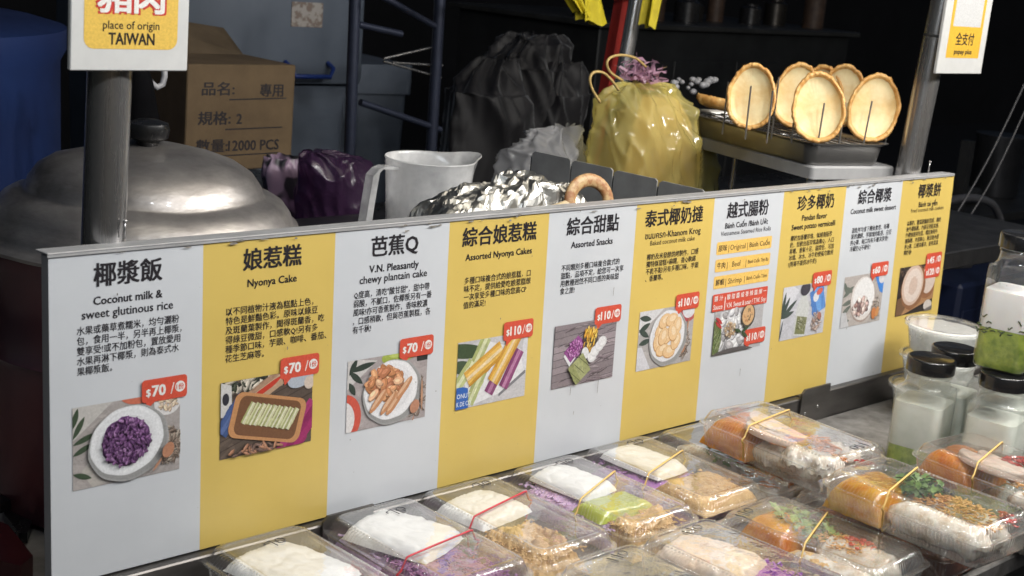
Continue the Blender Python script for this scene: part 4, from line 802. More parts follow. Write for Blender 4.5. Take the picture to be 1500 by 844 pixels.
# tan spoon with a worn ring end
rust = mat('worn_handle', (.46, .31, .15), .5, col2=(.30, .13, .05), vs=120, sharp=(.4, .6), bump=.3, bs=260)
m = MB(); m.tube([Vector((.031 * math.cos(q), 0, .026 * math.sin(q))) for q in [2 * math.pi * k / 30 for k in range(30)]], [.0085] * 30, 12, closed=True); m.v = [(x, y * .55, z) for x, y, z in m.v]
t = thing('ladle', 'tan ladle with a worn ring end resting against the board top', 'ladle', (.716, .060, .296), (R_(-14), 0, R_(-5)))
m.build('ring', rust, t, 60)
m = MB(); m.tube([Vector((x, 0, z)) for x, z in ((-.034, -.006), (-.06, -.013), (-.09, -.016), (-.11, -.020), (-.135, -.045))], [.010, .0115, .0135, .0125, .009], 14); m.v = [(x, y * .5, z) for x, y, z in m.v]; m.build('handle', mat('tan_handle', (.52, .42, .26), .4, col2=(.36, .27, .15), vs=60), t, 60)
# grey steel screens running back from the board
scr = mat('grey_screen', (.36, .36, .355), .40, .15, col2=(.23, .23, .225), vs=14, bump=.04, bs=60)
t = thing('steel_screen', 'row of grey steel plates standing on edge behind the ladle', 'screen', (.94, .05, ZB))
for k in range(4): m = MB(); y0 = .012 + .083 * k; P = [(y0, 0), (y0 + .0795, 0), (y0 + .0795, .128), (y0 + .074, .1315), (y0 + .004, .1325), (y0, .130)]; m.loops([[Vector((x, y, z)) for y, z in P] for x in (0, .0022)], True, True); m.build('plate', scr, t, 20)
m = MB(); m.box(.0026, .0036, .005, .345, .002, .122); m.build('back_sheet', blackp, t)
# ------------------------------------------------------------------ stand, tray, crisp shells
greyp = mat('grey_plastic', (.34, .34, .345), .38, col2=(.29, .29, .295), vs=30)
traym = mat('tray_steel', (.34, .33, .32), .32, .8, col2=(.24, .235, .23), vs=10, bump=.04, bs=60)
yw = -14.8; zs = .307
t = thing('plastic_stand', 'grey plastic stand with thin steel legs under the tray of shells', 'stand', (1.26, .114, ZB), (0, 0, R_(yw)))
h = zs - ZB
def rim(w, l, r, z, g=0): return [Vector((w / 2 + x, l / 2 + y, z)) for x, y in rrect(w / 2 - g, l / 2 - g, r, 6)]
m = MB(); m.loops([rim(.17, .404, .008, h - .020), rim(.17, .404, .008, h - .003), rim(.17, .404, .006, h, .003)], True, True); m.build('stand_top', greyp, t, 30)
for x, y in ((.012, .012), (.158, .012), (.012, .392), (.158, .392)): m = MB(); m.tube([(x, y, 0), (x, y, h - .036)], .0028, 10); m.tube([(x, y, h - .036), (x, y, h - .0205)], .0075, 12); m.build('leg', chrome if y > .1 else greyp, t, 40)
m = MB(); m.tube([(.012, .20, 0), (.012, .20, h - .0205)], .0028, 10); m.build('leg', chrome, t, 40)
tr = thing('steel_tray', 'steel tray of upright prongs on the grey plastic stand', 'tray', (1.247, .112, zs + .0008), (0, 0, R_(yw)))
m = MB(); m.loops([rim(.160, .375, .016, 0, .012), rim(.160, .375, .018, .004, .009), rim(.160, .375, .020, .030, .005), rim(.160, .375, .022, .0335, -.002), rim(.160, .375, .022, .0350, -.003), rim(.160, .375, .020, .0345, .003), rim(.160, .375, .018, .028, .007), rim(.160, .375, .016, .006, .011)], True, True); m.build('tray_pan', traym, tr, 40)
m = MB()
for k in range(7): m.tube([(.015 + .0215 * k, .016, .030), (.015 + .0215 * k, .360, .030)], .0012, 6)
for y in (.02, .13, .245, .355): m.tube([(.012, y, .0285), (.148, y, .0285)], .0016, 6)
m.build('wire_rack', chrome, tr, 180)
Mt = Matrix.LocRotScale(Vector((1.247, .112, zs + .0008)), Matrix.Rotation(R_(yw), 3, 'Z').to_euler(), None); Mti = Mt.inverted()
zr = zs + .032
crust = mat('baked_crust', (.78, .50, .19), .42, col2=(.54, .24, .05), vs=60, bump=.9, bs=140, detail=7, sss=.1)
inner = mat('shell_cream', (.88, .75, .45), .55, col2=(.74, .50, .20), vs=26, bump=.15, bs=120, detail=6, sss=.1)
def shell_mesh(seed, a=.038, c=.052):
    N = 120; rd = random.Random(seed)
    def rg(k, z, w=0): return [Vector((a * k * (1 + w * .9 * nz(math.cos(2*math.pi*j/N) * 2, math.sin(2*math.pi*j/N) * 2, seed) + (w * .35 * nz(j * .55, seed, z * 90) if w else 0)) * math.cos(2*math.pi*j/N) * (1 - .10 * math.sin(2*math.pi*j/N)), c * k * (1 + w * .6 * nz(j * .25, seed + 2)) * math.sin(2*math.pi*j/N), z + (w * .02 * nz(j * .7, seed, 7) if w else 0))) for j in range(N)]
    m = MB(); m.mi = 0
    m.loops([rg(.15, .003), rg(.62, .004), rg(.86, .008, .06), rg(.98, .015, .10), rg(1.0, .020, .10), rg(.955, .0235, .10), rg(.89, .0225, .08), rg(.845, .0185, .04)], True, False)
    m.mi = 1; m.loops([rg(.845, .0185, .04), rg(.80, .0160, .03), rg(.66, .0135, .02), rg(.40, .0125), rg(.12, .0125)], False, True)
    for i in range(N * 8):
        v = Vector(m.v[i]); q = v * 150 + Vector((seed * 9, 0, 0)); d = .0016 * max(0, mnoise.noise(q)) + .0012 * max(0, mnoise.noise(q * 2.2)); n = Vector((v.x, v.y, 0)).normalized() * .6 + Vector((0, 0, .8)); m.v[i] = tuple(v + n * d)
    me = m.mesh('shell', [crust, inner], 180); return me
SH = [shell_mesh(k) for k in (1, 2, 3)]
eye = CP
def stand_shell(u, v, y, lab, k, tilt=14, yaw=0, sc=1, roll_=0):
    c = on_y(u, v, y); d = (eye - c); az = math.atan2(d.x, -d.y)
    o = tag(link('crisp_shell', SH[k % 3]), lab, 'pastry shell', 'crisp oval pastry shells on the tray')
    o.rotation_euler = (Matrix.Rotation(az + R_(yaw), 3, 'Z') @ Matrix.Rotation(R_(90 - tilt), 3, 'X') @ Matrix.Rotation(R_(roll_), 3, 'Z')).to_euler(); o.location = c; o.scale = (sc,) * 3
    return o
stand_shell(1103, 144, .215, 'golden oval shell standing alone at the left of the tray', 0, 12, -8, .98, 4)
stand_shell(1163, 141, .275, 'pale oval shell standing behind the leftmost upright one', 1, 10, 14, 1.04, -6)
stand_shell(1197, 160, .135, 'oval shell with blistered crust standing front middle of the tray', 2, 14, 4, 1.04, 8)
stand_shell(1232, 142, .215, 'oval shell peeping out behind the two front shells', 0, 10, 2, 1.0, -4)
stand_shell(1208, 142, .245, 'oval shell mostly hidden at the back of the tray', 1, 8, -20, .98, 5)
stand_shell(1276, 160, .120, 'large oval shell standing at the right end of the tray', 1, 12, 12, 1.05, -8)
o = stand_shell(1040, 158, .36, 'oval shell lying flat at the far end of the tray', 2); p = Mt @ Vector((.075, .318, .036)); o.location = p; o.rotation_euler = (R_(6), R_(4), R_(40)); o.scale = (1.0, 1.0, 1.0)
for (u0, v0, u1, v1, y) in ((1060, 178, 1067, 120, .245), (1094, 184, 1099, 126, .195), (1125, 194, 1131, 133, .160), (1131, 192, 1141, 113, .19), (1160, 202, 1162, 180, .15), (1198, 210, 1209, 151, .112), (1229, 211, 1239, 150, .105), (1265, 209, 1281, 148, .098), (1297, 207, 1311, 150, .094)):
    a = on_y(u0, v0, y); a.z = zs + .030; c = on_y(u1, v1, y); L = a.lerp(Vector((a.x, a.y, c.z)), 1); a, c = Mti @ a, Mti @ Vector((a.x + (c.x - a.x) * .5, a.y, c.z))
    m = MB(); m.tube([a, c], .00135, 8); m.build('prong', traym, tr, 60)
# ------------------------------------------------------------------ bags
def film(name, col, rough=.2, alpha=.25, tr=.5, crinkle=.8):
    if name in MC: return MC[name]
    m = bpy.data.materials.new(name); m.use_nodes = True; n = m.node_tree.nodes; L = m.node_tree.links; n.remove(n['Principled BSDF'])
    df = n.new('ShaderNodeBsdfDiffuse'); tl = n.new('ShaderNodeBsdfTranslucent'); tp = n.new('ShaderNodeBsdfTransparent'); gl = n.new('ShaderNodeBsdfGlossy'); fr = n.new('ShaderNodeFresnel'); thin_ior(m.node_tree, fr, 1.5)
    for q in (df, tl): q.inputs[0].default_value = C4(col)
    tc = n.new('ShaderNodeTexCoord'); mp = n.new('ShaderNodeMapping'); mp.inputs['Scale'].default_value = (1, 1, .45); mp.inputs['Rotation'].default_value = (.3, .4, 0); L.new(tc.outputs['Object'], mp.inputs[0])
    t1 = n.new('ShaderNodeTexNoise'); t1.noise_type = 'RIDGED_MULTIFRACTAL'; t1.inputs['Scale'].default_value = 22; t1.inputs['Detail'].default_value = 3; t1.inputs['Distortion'].default_value = .8; L.new(mp.outputs[0], t1.inputs['Vector'])
    bp = n.new('ShaderNodeBump'); bp.inputs['Strength'].default_value = crinkle; bp.inputs['Distance'].default_value = .005; L.new(t1.outputs[0], bp.inputs['Height'])
    for q in (df, tl, gl, fr): L.new(bp.outputs[0], q.inputs['Normal'])
    tp.inputs[0].default_value = tuple(min(1, c ** .35) for c in C4(col)[:3]) + (1,); gl.inputs[1].default_value = rough
    a = n.new('ShaderNodeMixShader'); a.inputs[0].default_value = tr; L.new(df.outputs[0], a.inputs[1]); L.new(tl.outputs[0], a.inputs[2])
    b = n.new('ShaderNodeMixShader'); b.inputs[0].default_value = alpha; L.new(a.outputs[0], b.inputs[1]); L.new(tp.outputs[0], b.inputs[2])
    c = n.new('ShaderNodeMixShader'); L.new(fr.outputs[0], c.inputs[0]); L.new(b.outputs[0], c.inputs[1]); L.new(gl.outputs[0], c.inputs[2]); L.new(c.outputs[0], n['Material Output'].inputs[0]); MC[name] = m; return m
def sack(rings, N=110, fold=.10, seed=0, M=80, freq=17):
    """a soft bag: rings = (cx, cy, z, rx, ry) from bottom to top; random sharp creases, gathers only near the mouth"""
    m = MB(); K = len(rings) - 1; S3 = Vector((seed * 3.7, seed * 1.9, seed))
    def ridge(P): return (1 - abs(mnoise.noise(P)) * 2.2)
    def fn(u, v):
        f = v * K; i = min(int(f), K - 1); t = f - i; q = []
        for k in range(5):
            p0, p1, p2, p3 = rings[max(0, i-1)][k], rings[i][k], rings[i+1][k], rings[min(K, i+2)][k]
            q.append(.5 * (2*p1 + (p2-p0)*t + (2*p0-5*p1+4*p2-p3)*t*t + (3*p1-p0-3*p2+p3)*t**3))
        a = 2 * math.pi * u; ca, sa = math.cos(a), math.sin(a); P = Vector((q[0] + q[3] * ca, q[1] + q[4] * sa, q[2])); n = Vector((ca, sa, .25))
        Q = Vector((P.x, P.y, P.z * .38 + .25 * P.x)) * freq + S3; Q2 = Vector((Q.x + Q.z * .8, Q.y - Q.z * .5, Q.z)) * 2.3; g = max(0, v - .5) * 2
        d = fold * (.050 * max(0, ridge(Q)) ** 2 + .024 * max(0, ridge(Q2)) ** 2 + .07 * mnoise.noise(Q * .45) - .015) + fold * g * .03 * math.sin(a * 9 + 5 * nz(ca * 2 + seed, sa * 2, v * 3))
        return P + n * d * (1 if q[3] > .02 else q[3] / .02)
    m.grid(fn, N, M, True); return m
yfilm = film('yellow_film', (.98, .88, .34), .12, .60, .5, .6)
bx, by = 1.244, .43
t = thing('yellow_bag', 'translucent yellow plastic bag slumped round a paper bag behind the screens', 'bag', (bx, by, ZB))
m = sack([(.02, 0, .001, .05, .05), (.026, 0, .003, .100, .08), (.026, 0, .03, .120, .088), (.014, 0, .09, .118, .09), (-.002, 0, .14, .106, .084), (-.014, 0, .184, .086, .060), (-.020, 0, .214, .060, .034), (-.024, 0, .228, .034, .010)], 170, .30, 3, 130, 15); m.v = [(x * 1.14 - .006, y * 1.05, z) for x, y, z in m.v]; m.build('film', yfilm, t, 180)
t = thing('paper_bag', 'kraft paper bag with two rope handles inside the yellow plastic bag', 'bag', (bx + .012, by + .005, ZB + .004), (0, 0, R_(-18)))
kraft = mat('kraft_paper', (.56, .40, .24), .8, var=.25, vs=40)
m = MB(); m.loops([[Vector((x, y, z)) for x, y in rrect(w, d, .006, 3)] for w, d, z in ((.068, .045, 0), (.070, .046, .09), (.056, .038, .16), (.035, .02, .20))], True, True); m.build('bag_body', kraft, t, 30)
rope = mat('paper_rope', (.52, .36, .13), .6, var=.3, vs=200)
def px_path(pts, y, r, n=10, smooth=4):
    P = [on_y(u, v, y) for u, v in pts]; out = []
    for i in range(len(P) - 1):
        p0, p1, p2, p3 = P[max(0, i - 1)], P[i], P[i + 1], P[min(len(P) - 1, i + 2)]
        for k in range(smooth): s = k / smooth; out.append(.5 * ((2 * p1) + (p2 - p0) * s + (2 * p0 - 5 * p1 + 4 * p2 - p3) * s * s + (3 * p1 - p0 - 3 * p2 + p3) * s ** 3))
    out.append(P[-1]); return out
inv = Matrix.LocRotScale(t.location, t.rotation_euler, None).inverted()
for pts, y in (((879, 150), (868, 132), (864, 116), (870, 106), (884, 107), (896, 118), (906, 132)), .39), (((912, 118), (894, 106), (889, 92), (897, 83), (914, 81), (932, 86), (946, 98)), .43): m = MB(); m.tube([inv @ p for p in px_path(pts, y, 0)], .0022, 8); m.build('rope_handle', rope, t, 180)
m = MB(); rd = random.Random(3); c0 = on_y(938, 108, .44)
for _ in range(90):
    c = c0 + Vector((rd.gauss(0, .022), rd.gauss(0, .018), rd.gauss(-.002, .008))); a, e = rd.uniform(0, 6.28), rd.uniform(-.2, 1.2); d = Vector((math.cos(a) * math.cos(e), math.sin(a) * math.cos(e), math.sin(e))) * rd.uniform(.005, .012); n_ = d.orthogonal().normalized() * .0022; w = Vector((rd.uniform(-.006, .006), rd.uniform(-.006, .006), rd.uniform(-.006, .006)))
    m.add([c - n_, c + n_, c + d + w + n_, c + d + w - n_, c + d * 2 - n_ + w, c + d * 2 + n_ * .3 - w], [(0, 1, 2, 3), (3, 2, 5, 4)])
tag(m.build('pink_bag_tuft', film('pink_film', (.60, .36, .50), .2, .2, .4), None, 0), 'tuft of crumpled pink plastic film sticking out of the yellow bag', 'plastic film')
m = MB(); rd = random.Random(9)
for k in range(22): c = on_y(988 + rd.uniform(-8, 62), 122 + rd.uniform(-6, 14), .50); m.sphere(c, rd.uniform(.004, .009), 8, (1, 1, .8))
tag(m.build('foam_cup_stack', mat('foam_bits', (.36, .36, .38), .4, var=.5, vs=60), None, 60), 'white and dark bottle tops cluttered behind the far end of the tray', 'clutter')
cfilm = film('clear_bag_film', (.62, .62, .64), .12, .48, .5)
bc = on_y(802, 225, .50); m = sack([(0, 0, 0, .07, .05), (.0, 0, .03, .080, .055), (0, 0, .085, .084, .05), (.012, 0, .120, .066, .035), (.028, 0, .148, .030, .012)], 130, .34, 8, 80, 20)
tag(m.build('clear_bag', cfilm, None, 180, (bc.x, .50, ZB + .001)), 'crumpled clear plastic bag beside the steel screens', 'bag')
pf = film('purple_film', (.10, .045, .115), .25, .55, .4)
c = on_y(480, 300, .72); m = sack([(0, 0, 0, .055, .05), (0, 0, .03, .060, .055), (.0, 0, .08, .062, .055), (-.004, 0, .115, .066, .05), (-.012, 0, .140, .064, .04), (-.03, 0, .152, .040, .025), (-.045, 0, .158, .012, .012)], 120, .2, 12, 80, 16)
lowb = thing('back_bench', 'low dark bench behind the pot and the jug', 'bench', (0, 0, -.85)); cbox('bench_top', blackp, lowb, .55, 2.6, .66, 1.02, .055, .085, .002)
for x, y in ((.58, .69), (2.57, .69), (.58, .99), (2.57, .99)): cbox('leg', blackp, lowb, x - .015, x + .015, y - .015, y + .015, -.85, .0548)
tag(m.build('purple_bag', pf, None, 180, (c.x + .03, .74, .0855)), 'slumped purple plastic bag between carton and jug', 'bag')
c = on_y(412, 290, .86); m = sack([(0, 0, 0, .04, .03), (0, 0, .04, .046, .03), (0, 0, .12, .046, .026), (0, 0, .155, .04, .02)], 80, .15, 22, 50)
tag(m.build('patterned_bag', mat('leaf_print_bag', (.24, .17, .24), .4, col2=(.02, .02, .025), vs=26, sharp=(.47, .53), detail=1), None, 180, (c.x + .012, .86, .058)), 'black and mauve leaf patterned bag below the carton', 'bag')

# ------------------------------------------------------------------ dark back of the stall
card_b = mat('carton_board', (.125, .082, .040), .8, col2=(.092, .06, .03), vs=16, detail=8)
t = thing('carton', 'brown cardboard carton lettered 12000 PCS with its flap open', 'carton', (.778, 1.1, .147), (0, 0, R_(-1)))
m = MB(); m.box(0, .226, 0, .18, 0, .192, bev=.002); m.build('carton_body', card_b, t, 30)
m = MB(); m.loops([[Vector(p) for p in q] for q in (((.0, .184, .190), (.226, .184, .190), (.226, .181, .190), (0, .181, .190)), ((-.015, .262, .262), (.226, .262, .235), (.226, .259, .235), (-.015, .259, .262)))], True, True); m.build('open_flap', mat('carton_inside', (.10, .07, .04), .85, var=.3, vs=20), t, 30)
m = MB()
for s, x, z, w in (('品名:', .030, .149, .066), ('專用', .150, .146, .050), ('規格:', .024, .096, .066), ('2', .103, .095, None), ('數量:', .022, .046, .064), ('12000 PCS', .088, .046, .108)): text(m, s, x, z, w=w, h=.026 if len(s) < 5 else .027, y=-.0006, bold=.018)
for x0, x1, z in ((.086, .208, .128), (.080, .202, .074), (.076, .198, .026)): flat(m, [(x0, z), (x1, z + .002), (x1, z + .0042), (x0, z + .0022)], -.0006)
m.build('lettering', ink, t, 0)
cr = thing('storage_crate', 'black storage crate under the brown carton', 'crate', (.70, 1.05, -.85)); cbx = MB(); cbx.box(0, .42, 0, .36, 0, .94, bev=.004); cbx.build('crate_body', blackp, cr, 30)
m = MB()
for k in range(5): m.box(.03 + .075 * k, .08 + .075 * k, -.004, -.0005, .70, .86)
m.build('rib_panel', blackp, cr, 30)
# blue drum with a grey sheet thrown over it
blue = mat('blue_drum', (.012, .030, .115), .5, col2=(.008, .018, .075), vs=4, detail=3)
t = thing('blue_drum', 'big blue plastic drum standing behind the steamer pot', 'drum', (.22, 1.42, -.85))
m = MB(); m.lathe([(.30, 0), (.42, .02), (.435, .3), (.445, .32), (.445, .36), (.435, .38), (.44, .75), (.452, .77), (.452, .80), (.435, .82), (.43, 1.18), (.44, 1.20), (.44, 1.235), (.40, 1.245), (.001, 1.245)], 64); m.build('drum_body', blue, t, 40)
m = MB(); grey = mat('grey_sheet', (.16, .17, .19), .8, var=.3, vs=8)
def gs(u, v): a = -3.0 + 1.25 * u; r = .47 * (1 - v) if v > .45 else .47; z = .402 + .05 * nz(u * 5, v * 3) * .4 - (.26 * (1 - v / .45) * (0 if v > .45 else 1) * (.35 + .9 * max(0, nz(u * 6, 3)) + .5 * (1 - u))); return Vector((.22 + (r + .012 * nz(u * 14, v * 4)) * math.cos(a), 1.42 + (r + .012 * nz(u * 14, v * 4)) * math.sin(a), z))
m.grid(gs, 50, 20); tag(m.build('grey_sheet', grey, None, 180), 'grey cloth sheet thrown over the blue drum', 'sheet')
# dark folded umbrella with a pale hook, leaning on the drum
t = thing('folded_umbrella', 'black folded umbrella with a pale crook handle leaning behind the pot knob', 'umbrella', (.545, .86, -.85))
p0 = on_y(205, 100, .86) - t.location; m = MB(); m.tube([(p0.x + .010, 0, .80), (p0.x + .006, 0, p0.z - .10), (p0.x, 0, p0.z - .02), (p0.x - .006, 0, p0.z + .02)], [.006, .030, .020, .010], 14)
m.build('canopy', mat('black_cloth', (.005, .005, .006), .9, var=.3, vs=30, spec=.05), t, 50)
pp = [on_y(u, v, .86) - t.location for u, v in ((212, 108), (222, 122), (230, 128), (238, 124), (241, 112), (241, 100))]
m = MB(); m.tube(pp, .0048, 10); m.build('crook_handle', mat('pale_plastic', (.34, .34, .36), .4), t, 180)
m = MB(); m.tube([(p0.x + .010, 0, 0), (p0.x + .010, 0, .805)], .0045, 8); m.build('shaft', chrome, t, 180)
# pale cooler boxes
coolm = mat('cooler_shell', (.095, .115, .15), .6, col2=(.07, .088, .118), vs=5)
t = thing('cooler_box', 'pale blue grey cooler box with a dark blue handle behind the carton', 'cooler', (1.02, 1.62, -.85), (0, 0, R_(-6)))
m = MB(); m.loops([[Vector((x, .30 + y * k, z)) for x, y in rrect(.25 * k, .28, .03, 5)] for k, z in ((.86, 0), (.97, 1.05), (.985, 1.09))], True, True); m.v = [(x + .25, y, z) for x, y, z in m.v]; m.build('cooler_body', coolm, t, 40)
m = MB(); m.loops([[Vector((.25 + x * k, .30 + y * k, z)) for x, y in rrect(.262, .30, .03, 5)] for k, z in ((1, 1.092), (1.01, 1.10), (1.0, 1.42), (.97, 1.44))], True, True); m.build('cooler_lid', coolm, t, 40)
m = MB(); m.tube([(.30, -.004, 1.14), (.30, -.03, 1.13), (.31, -.036, 1.112), (.40, -.036, 1.112), (.41, -.03, 1.13), (.41, -.004, 1.14)], .0055, 8); m.build('carry_handle', mat('handle_blue', (.01, .03, .16), .4), t, 60)
m = MB(); m.box(.31, .39, -.0035, -.001, 1.22, 1.275); m.build('sticker', mat('sticker_brown', (.16, .12, .10), .6, col2=(.30, .28, .26), vs=60, sharp=(.45, .55)), t, 0)
t = thing('cooler_box', 'second pale cooler box low behind the metal rack', 'cooler', (1.60, 1.95, -.85), (0, 0, R_(-10)))
m = MB(); m.loops([[Vector((.17 + x * k, .2 + y * k, z)) for x, y in rrect(.17, .2, .02, 5)] for k, z in ((.86, 0), (1, .98), (1.0, 1.02))], True, True); m.build('cooler_body', coolm, t, 40)
m = MB(); m.loops([[Vector((.17 + x, .2 + y, z)) for x, y in rrect(.18, .21, .02, 5)] for z in (1.022, 1.10)], True, True); m.build('cooler_lid', coolm, t, 40)
# bluish tube rack
tubem = mat('rack_tube', (.035, .042, .07), .4, .5, var=.3, vs=30)
t = thing('metal_rack', 'dark bluish tube rack with crossed wires behind the purple bag', 'rack', (1.0, 1.0, -.85))
def seg(name, a, c, y, r, par, mm): m = MB(); m.tube([on_y(*a, y) - par.location, on_y(*c, y) - par.location], r, 10); return m.build(name, mm, par, 60)
for u0, u1 in ((522, 533), (648, 644)): a = on_y(u0, -60, 1.0) - t.location; c = on_y(u1, 215, 1.0) - t.location; m = MB(); m.tube([a, Vector((c.x, c.y, 0))], .011, 12); m.build('upright', tubem, t, 60)
for a, c in (((528, 150), (645, 190)), ((560, -5), (640, 40)), ((525, 36), (588, 50))): seg('cross_bar', a, c, 1.0, .0065, t, tubem)
for a, c in (((562, 86), (648, 66)), ((562, 90), (646, 114)), ((575, 92), (648, 96)), ((528, 40), (586, 48))): seg('cross_wire', a, c, 1.01, .0024, t, chrome)
# dark rubbish sacks
sackm = film('dark_sack_film', (.006, .005, .007), .62, .05, .2)
for u, v, y, w, h, lab in ((715, 150, 1.25, .10, .62, 'tall dark grey plastic sack behind the jug'), (768, 150, 1.42, .12, .66, 'slumped dark plastic sack standing nearer the red post'), (806, 150, 1.36, .085, .60, 'narrow brown black plastic sack beside the red post')):
    c = on_y(u, v, y); m = sack([(0, 0, 0, w * .9, w * .7), (0, 0, .06, w, w * .8), (0, 0, h * .8 + .5, w * 1.0, w * .8), (0, 0, h + .5, w * .9, w * .6), (.02, 0, h + .57, w * .4, w * .25)], 120, .45, u, 110, 7); tag(m.build('rubbish_sack', sackm, None, 180, (c.x, y, -.85)), lab, 'sack', 'dark plastic sacks behind the stall')
# red post, second steel post, yellow gloves
redm = mat('red_paint', (.34, .025, .018), .45, col2=(.25, .02, .015), vs=18)
def through(name, lab, a, c, y, r, mm, flatk=1, cat='post'):
    p, q = on_y(*a, y), on_y(*c, y); d = (q - p) / (q.z - p.z); lo = p + d * (-.85 - p.z); hi = p + d * (1.3 - p.z); o = thing(name, lab, cat, lo)
    m = MB(); m.tube([Vector(), hi - lo], r, 24 if flatk == 1 else 4); m.build('tube', mm, o, 50); m = MB(); m.lathe([(.001, .012), (r * 1.8, .012), (r * 2, 0)], 24); m.build('foot_plate', dsteel, o); return o
through('red_post', 'square red painted post behind the yellow bag', (886, 150), (912, 0), .86, .0165, redm, 4)
through('stall_post', 'thin steel stall post beside the red post', (916, 90), (932, 0), .80, .0150, chrome)
glove = mat('yellow_cloth', (.58, .47, .015), .7, var=.25, vs=40)
ya = .74
hook = thing('rail', 'dark rail across the posts with yellow cloths hung on it', 'rail', on_y(880, -30, ya)); m = MB(); m.tube([(-.30, 0, 0), (.40, 0, .0)], .006, 10); m.build('bar', blackp, hook, 60)
m = MB(); m.tube([(.0, 0, 0), (.0, .11, 0)], .005, 8); m.build('bracket_arm', blackp, hook, 60)
for (ua, ub, vb, uc, vc, lab) in ((822, 846, 20, 862, 22, 'yellow cloth hanging leftmost on the dark rail'), (858, 850, 31, 886, 36, 'yellow cloth hanging beside the red post'), (962, 942, 38, 958, 40, 'yellow cloth hanging right of the thin steel post')):
    T = on_y(ua, -30, ya); A, B = on_y(ub, vb, ya), on_y(uc, vc, ya); A0 = T + Vector((-.016, 0, .004)); B0 = T + Vector((.016, 0, .004)); m = MB()
    for s in (-1, 1):
        def cl(u, v): p = (A0.lerp(B0, u)).lerp(A.lerp(B, u), v); return p - T + Vector((0, s * (.009 + .004 * math.sin(u * 9 + v * 2)), .004 * math.sin(u * 7) * v))
        m.grid(cl, 14, 10)
    tag(m.build('yellow_cloth', glove, None, 180, T), lab, 'cloth', 'yellow cloths on the rail')
# neighbouring dark stall far behind on the right
dk = mat('dark_steel', (.035, .036, .038), .45, .4, var=.5, vs=6)
t = thing('back_counter', 'dark counter of the next stall behind the crisp shells', 'counter', (2.9, 2.1, -.85), (0, 0, R_(0)))
b = MB(); b.box(0, 1.45, 0, .7, 0, 1.205, bev=.004); b.build('counter_body', dk, t, 30); b = MB(); b.box(-.03, 1.48, -.03, .73, 1.2055, 1.225, bev=.003); b.build('counter_top', mat('dim_steel', (.09, .09, .09), .4, .7, var=.4, vs=10), t, 30)
for k in range(4): b = MB(); b.box(.04 + .35 * k, .36 + .35 * k, -.006, -.0005, .1, 1.1, bev=.002); b.build('door_panel', dk, t, 30)
rd = random.Random(8); jm = [mat('dim_jar', (.03, .03, .033), .25, .3, var=.5, vs=30), mat('dim_tin', (.05, .045, .04), .35, .7, var=.4, vs=30), mat('dim_brown', (.07, .04, .025), .6, var=.5, vs=30)]
for k in range(9):
    h_, r_ = rd.uniform(.07, .17), rd.uniform(.03, .05); m = MB(); m.lathe([(.001, 0), (r_, 0), (r_, h_ * .8), (r_ * .7, h_ * .9), (r_ * .7, h_), (.001, h_)], 20)
    tag(m.build('jar', jm[k % 3], None, 40, (3.06 + .15 * k + rd.uniform(-.02, .02), 2.25 + rd.uniform(-.05, .1), .3755)), None, None)
    o = bpy.data.objects['jar' if k == 0 else 'jar.%03d' % k]; tag(o, 'dim container on the dark counter of the next stall', 'jar', 'containers on the dark counter')
t = thing('side_shelf', 'dark shelf unit with a tall pot on it at the far right', 'shelf', (3.3, .95, -.85), (0, 0, R_(0)))
for z in (.35, .74): b = MB(); b.box(0, 1.6, 0, .5, z, z + .03, bev=.003); b.build('shelf_board', dk, t, 30)
for x, y in ((.02, .02), (1.58, .02), (.02, .48), (1.58, .48)): b = MB(); b.box(x - .015, x + .015, y - .015, y + .015, 0, 1.0); b.build('upright', dk, t, 30)
c = on_y(1470, 190, 1.15); m = MB(); m.lathe([(.001, 0), (.075, 0), (.08, .01), (.08, .19), (.085, .20), (.085, .205), (.078, .206), (.001, .20)], 40); tag(m.build('stock_pot', mat('dim_pot', (.13, .135, .15), .3, .9, var=.4, vs=8), None, 40, (c.x, 1.15, -.0795)), 'dim tall stock pot on the dark shelf at the far right', 'pot')
b = MB(); b.box(-.10, .10, -.08, .08, 0, .05, bev=.01); tag(b.build('lidded_box', dk, None, 30, (c.x - .32, 1.15, -.0795)), 'dark lidded box left of the dim stock pot', 'box')
# stool with a bent tube, and cords
t = thing('tube_chair', 'dark chair with a bent tube back behind the right end of the board', 'chair', (2.2, .55, -.85))
ct = mat('chair_tube', (.085, .085, .095), .4, .4, var=.3, vs=20)
m = MB(); m.tube([p - t.location for p in px_path(((1380, 296), (1420, 290), (1450, 297), (1464, 318), (1468, 350)), .55, 0)] + [Vector((on_y(1468, 350, .55).x - 2.2 + .01, 0, 0))], .010, 10); m.build('back_tube', ct, t, 60)
for a, c in (((1390, 328), (1432, 326)), ((1386, 390), (1420, 388))): seg('slat', a, c, .555, .009, t, ct)
for a, c in (((1432, 326), (1420, 388)), ((1396, 345), (1386, 390))): seg('slat_post', a, c, .555, .007, t, ct)
m = MB(); m.box(-.25, .27, .0, .40, .43, .46, bev=.01); m.build('seat', blackp, t, 40)
for x, y in ((-.23, .38), (.25, .38), (-.23, .02)): m = MB(); m.tube([(x, y, 0), (x, y, .43)], .010, 10); m.build('leg', ct, t, 60)
for k, (a, c) in enumerate((((1500, 125), (1398, 318)), ((1500, 165), (1420, 318)))):
    m = MB(); p, q = on_y(*a, .40), on_y(*c, .40); d = (p - q); m.tube([q + d * s + Vector((0, .0, -.02 * math.sin(math.pi * s))) for s in [i / 14 * 2.2 for i in range(15)]], .0022, 6)
    tag(m.build('cord', mat('cord_grey', (.05, .05, .055), .5, var=.2), None, 180), ('upper' if k == 0 else 'lower') + ' thin grey cord slanting down behind the bottles', 'cord')
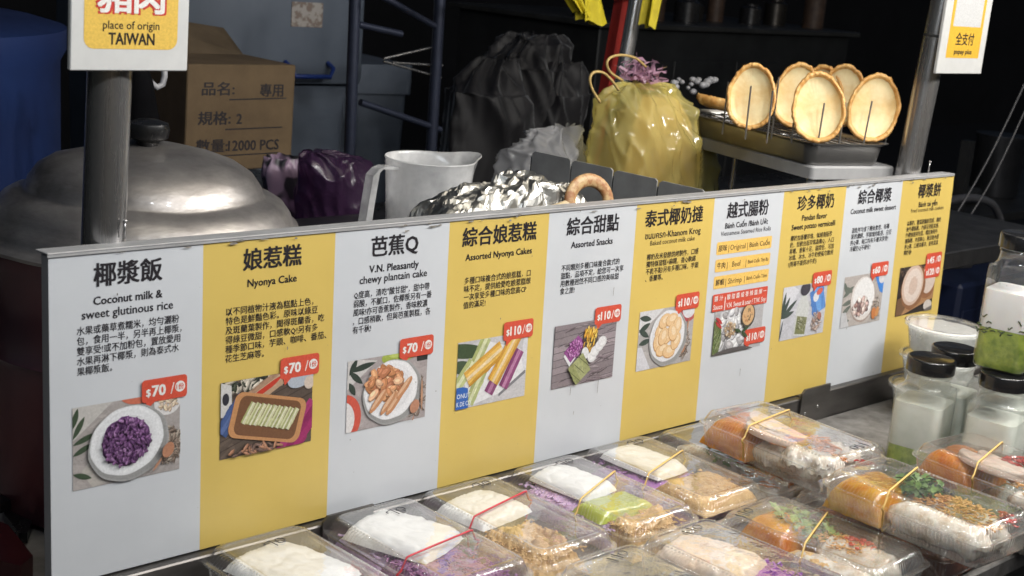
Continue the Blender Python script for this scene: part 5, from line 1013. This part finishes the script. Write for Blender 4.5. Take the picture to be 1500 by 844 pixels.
t = thing('blue_crate', 'dark navy crate at the right behind the cords', 'crate', (2.75, .62, -.85)); b = MB(); b.box(0, .6, 0, .25, 0, .70, bev=.01); b.build('crate_body', mat('navy', (.008, .014, .045), .5, var=.4, vs=6), t, 30)
for z in (.45, .58): b = MB(); b.box(.02, .58, -.006, -.0005, z, z + .05, bev=.002); b.build('rim_band', mat('navy', (.008, .014, .045)), t, 30)
# black spring clamp at the lower left
t = thing('spring_clamp', 'black plastic spring clamp with a red grip below the left end of the board', 'clamp', on_z(40, 770, -.112))
def cp(u, v, z=0): p = on_z(u, v, -.112); return p - t.location + Vector((0, 0, z))
for z, pts in ((.004, ((2, 742), (24, 730), (50, 703), (59, 712), (54, 760), (40, 800), (28, 800), (6, 772))), (.020, ((0, 728), (20, 725), (44, 706), (52, 722), (30, 764), (0, 776)))):
    m = MB(); P = [cp(u, v) for u, v in pts]; m.loops([[Vector((p.x, p.y, z)) for p in P], [Vector((p.x, p.y, z + .012)) for p in P]], True, True); m.build('jaw', blackp, t, 30)
m = MB(); P = [cp(u, v) for u, v in ((-6, 790), (12, 798), (48, 844), (30, 860), (-6, 850))]; m.loops([[Vector((p.x, p.y, z)) for p in P] for z in (.0, .024)], True, True); m.build('grip', mat('dark_red_grip', (.05, .008, .010), .35, var=.2), t, 30)
m = MB(); p = cp(51, 722); m.tube([(p.x, p.y, .0), (p.x, p.y, .036)], .004, 10); m.build('pivot_pin', chrome, t, 60)
# wall far behind and an unseen canvas roof added for fill and reflections
wall = thing('back_wall', 'dark wall closing the market lane far behind the stalls', 'wall', (3, 6.5, -.85)); b = MB(); b.box(-9, 22, 0, .2, 0, 4.5); b.build('wall_face', mat('dark_wall', (.010, .010, .012), .9, var=.5, vs=2), wall, 0)
roof = thing('bounce_roof', 'unseen cream canvas roof added over the counter for fill and reflections', 'roof', (.75, -.10, 1.32)); m = MB(); m.grid(lambda u, v: Vector((-1.3 + 3.4 * u, -1.0 + 1.25 * v, .26 * (1 - abs(2 * v - 1)) - .03 * math.sin(u * 18.8) * math.sin(v * 3.14))), 40, 12)
m.build('canvas', mat('canvas', (.62, .58, .50), .8, var=.12, vs=6), roof, 180)
for y in (-1.0, .25): b = MB(); b.tube([(-1.3, y, -.005), (2.1, y, -.005)], .012, 10); b.build('edge_pole', chrome, roof, 60)
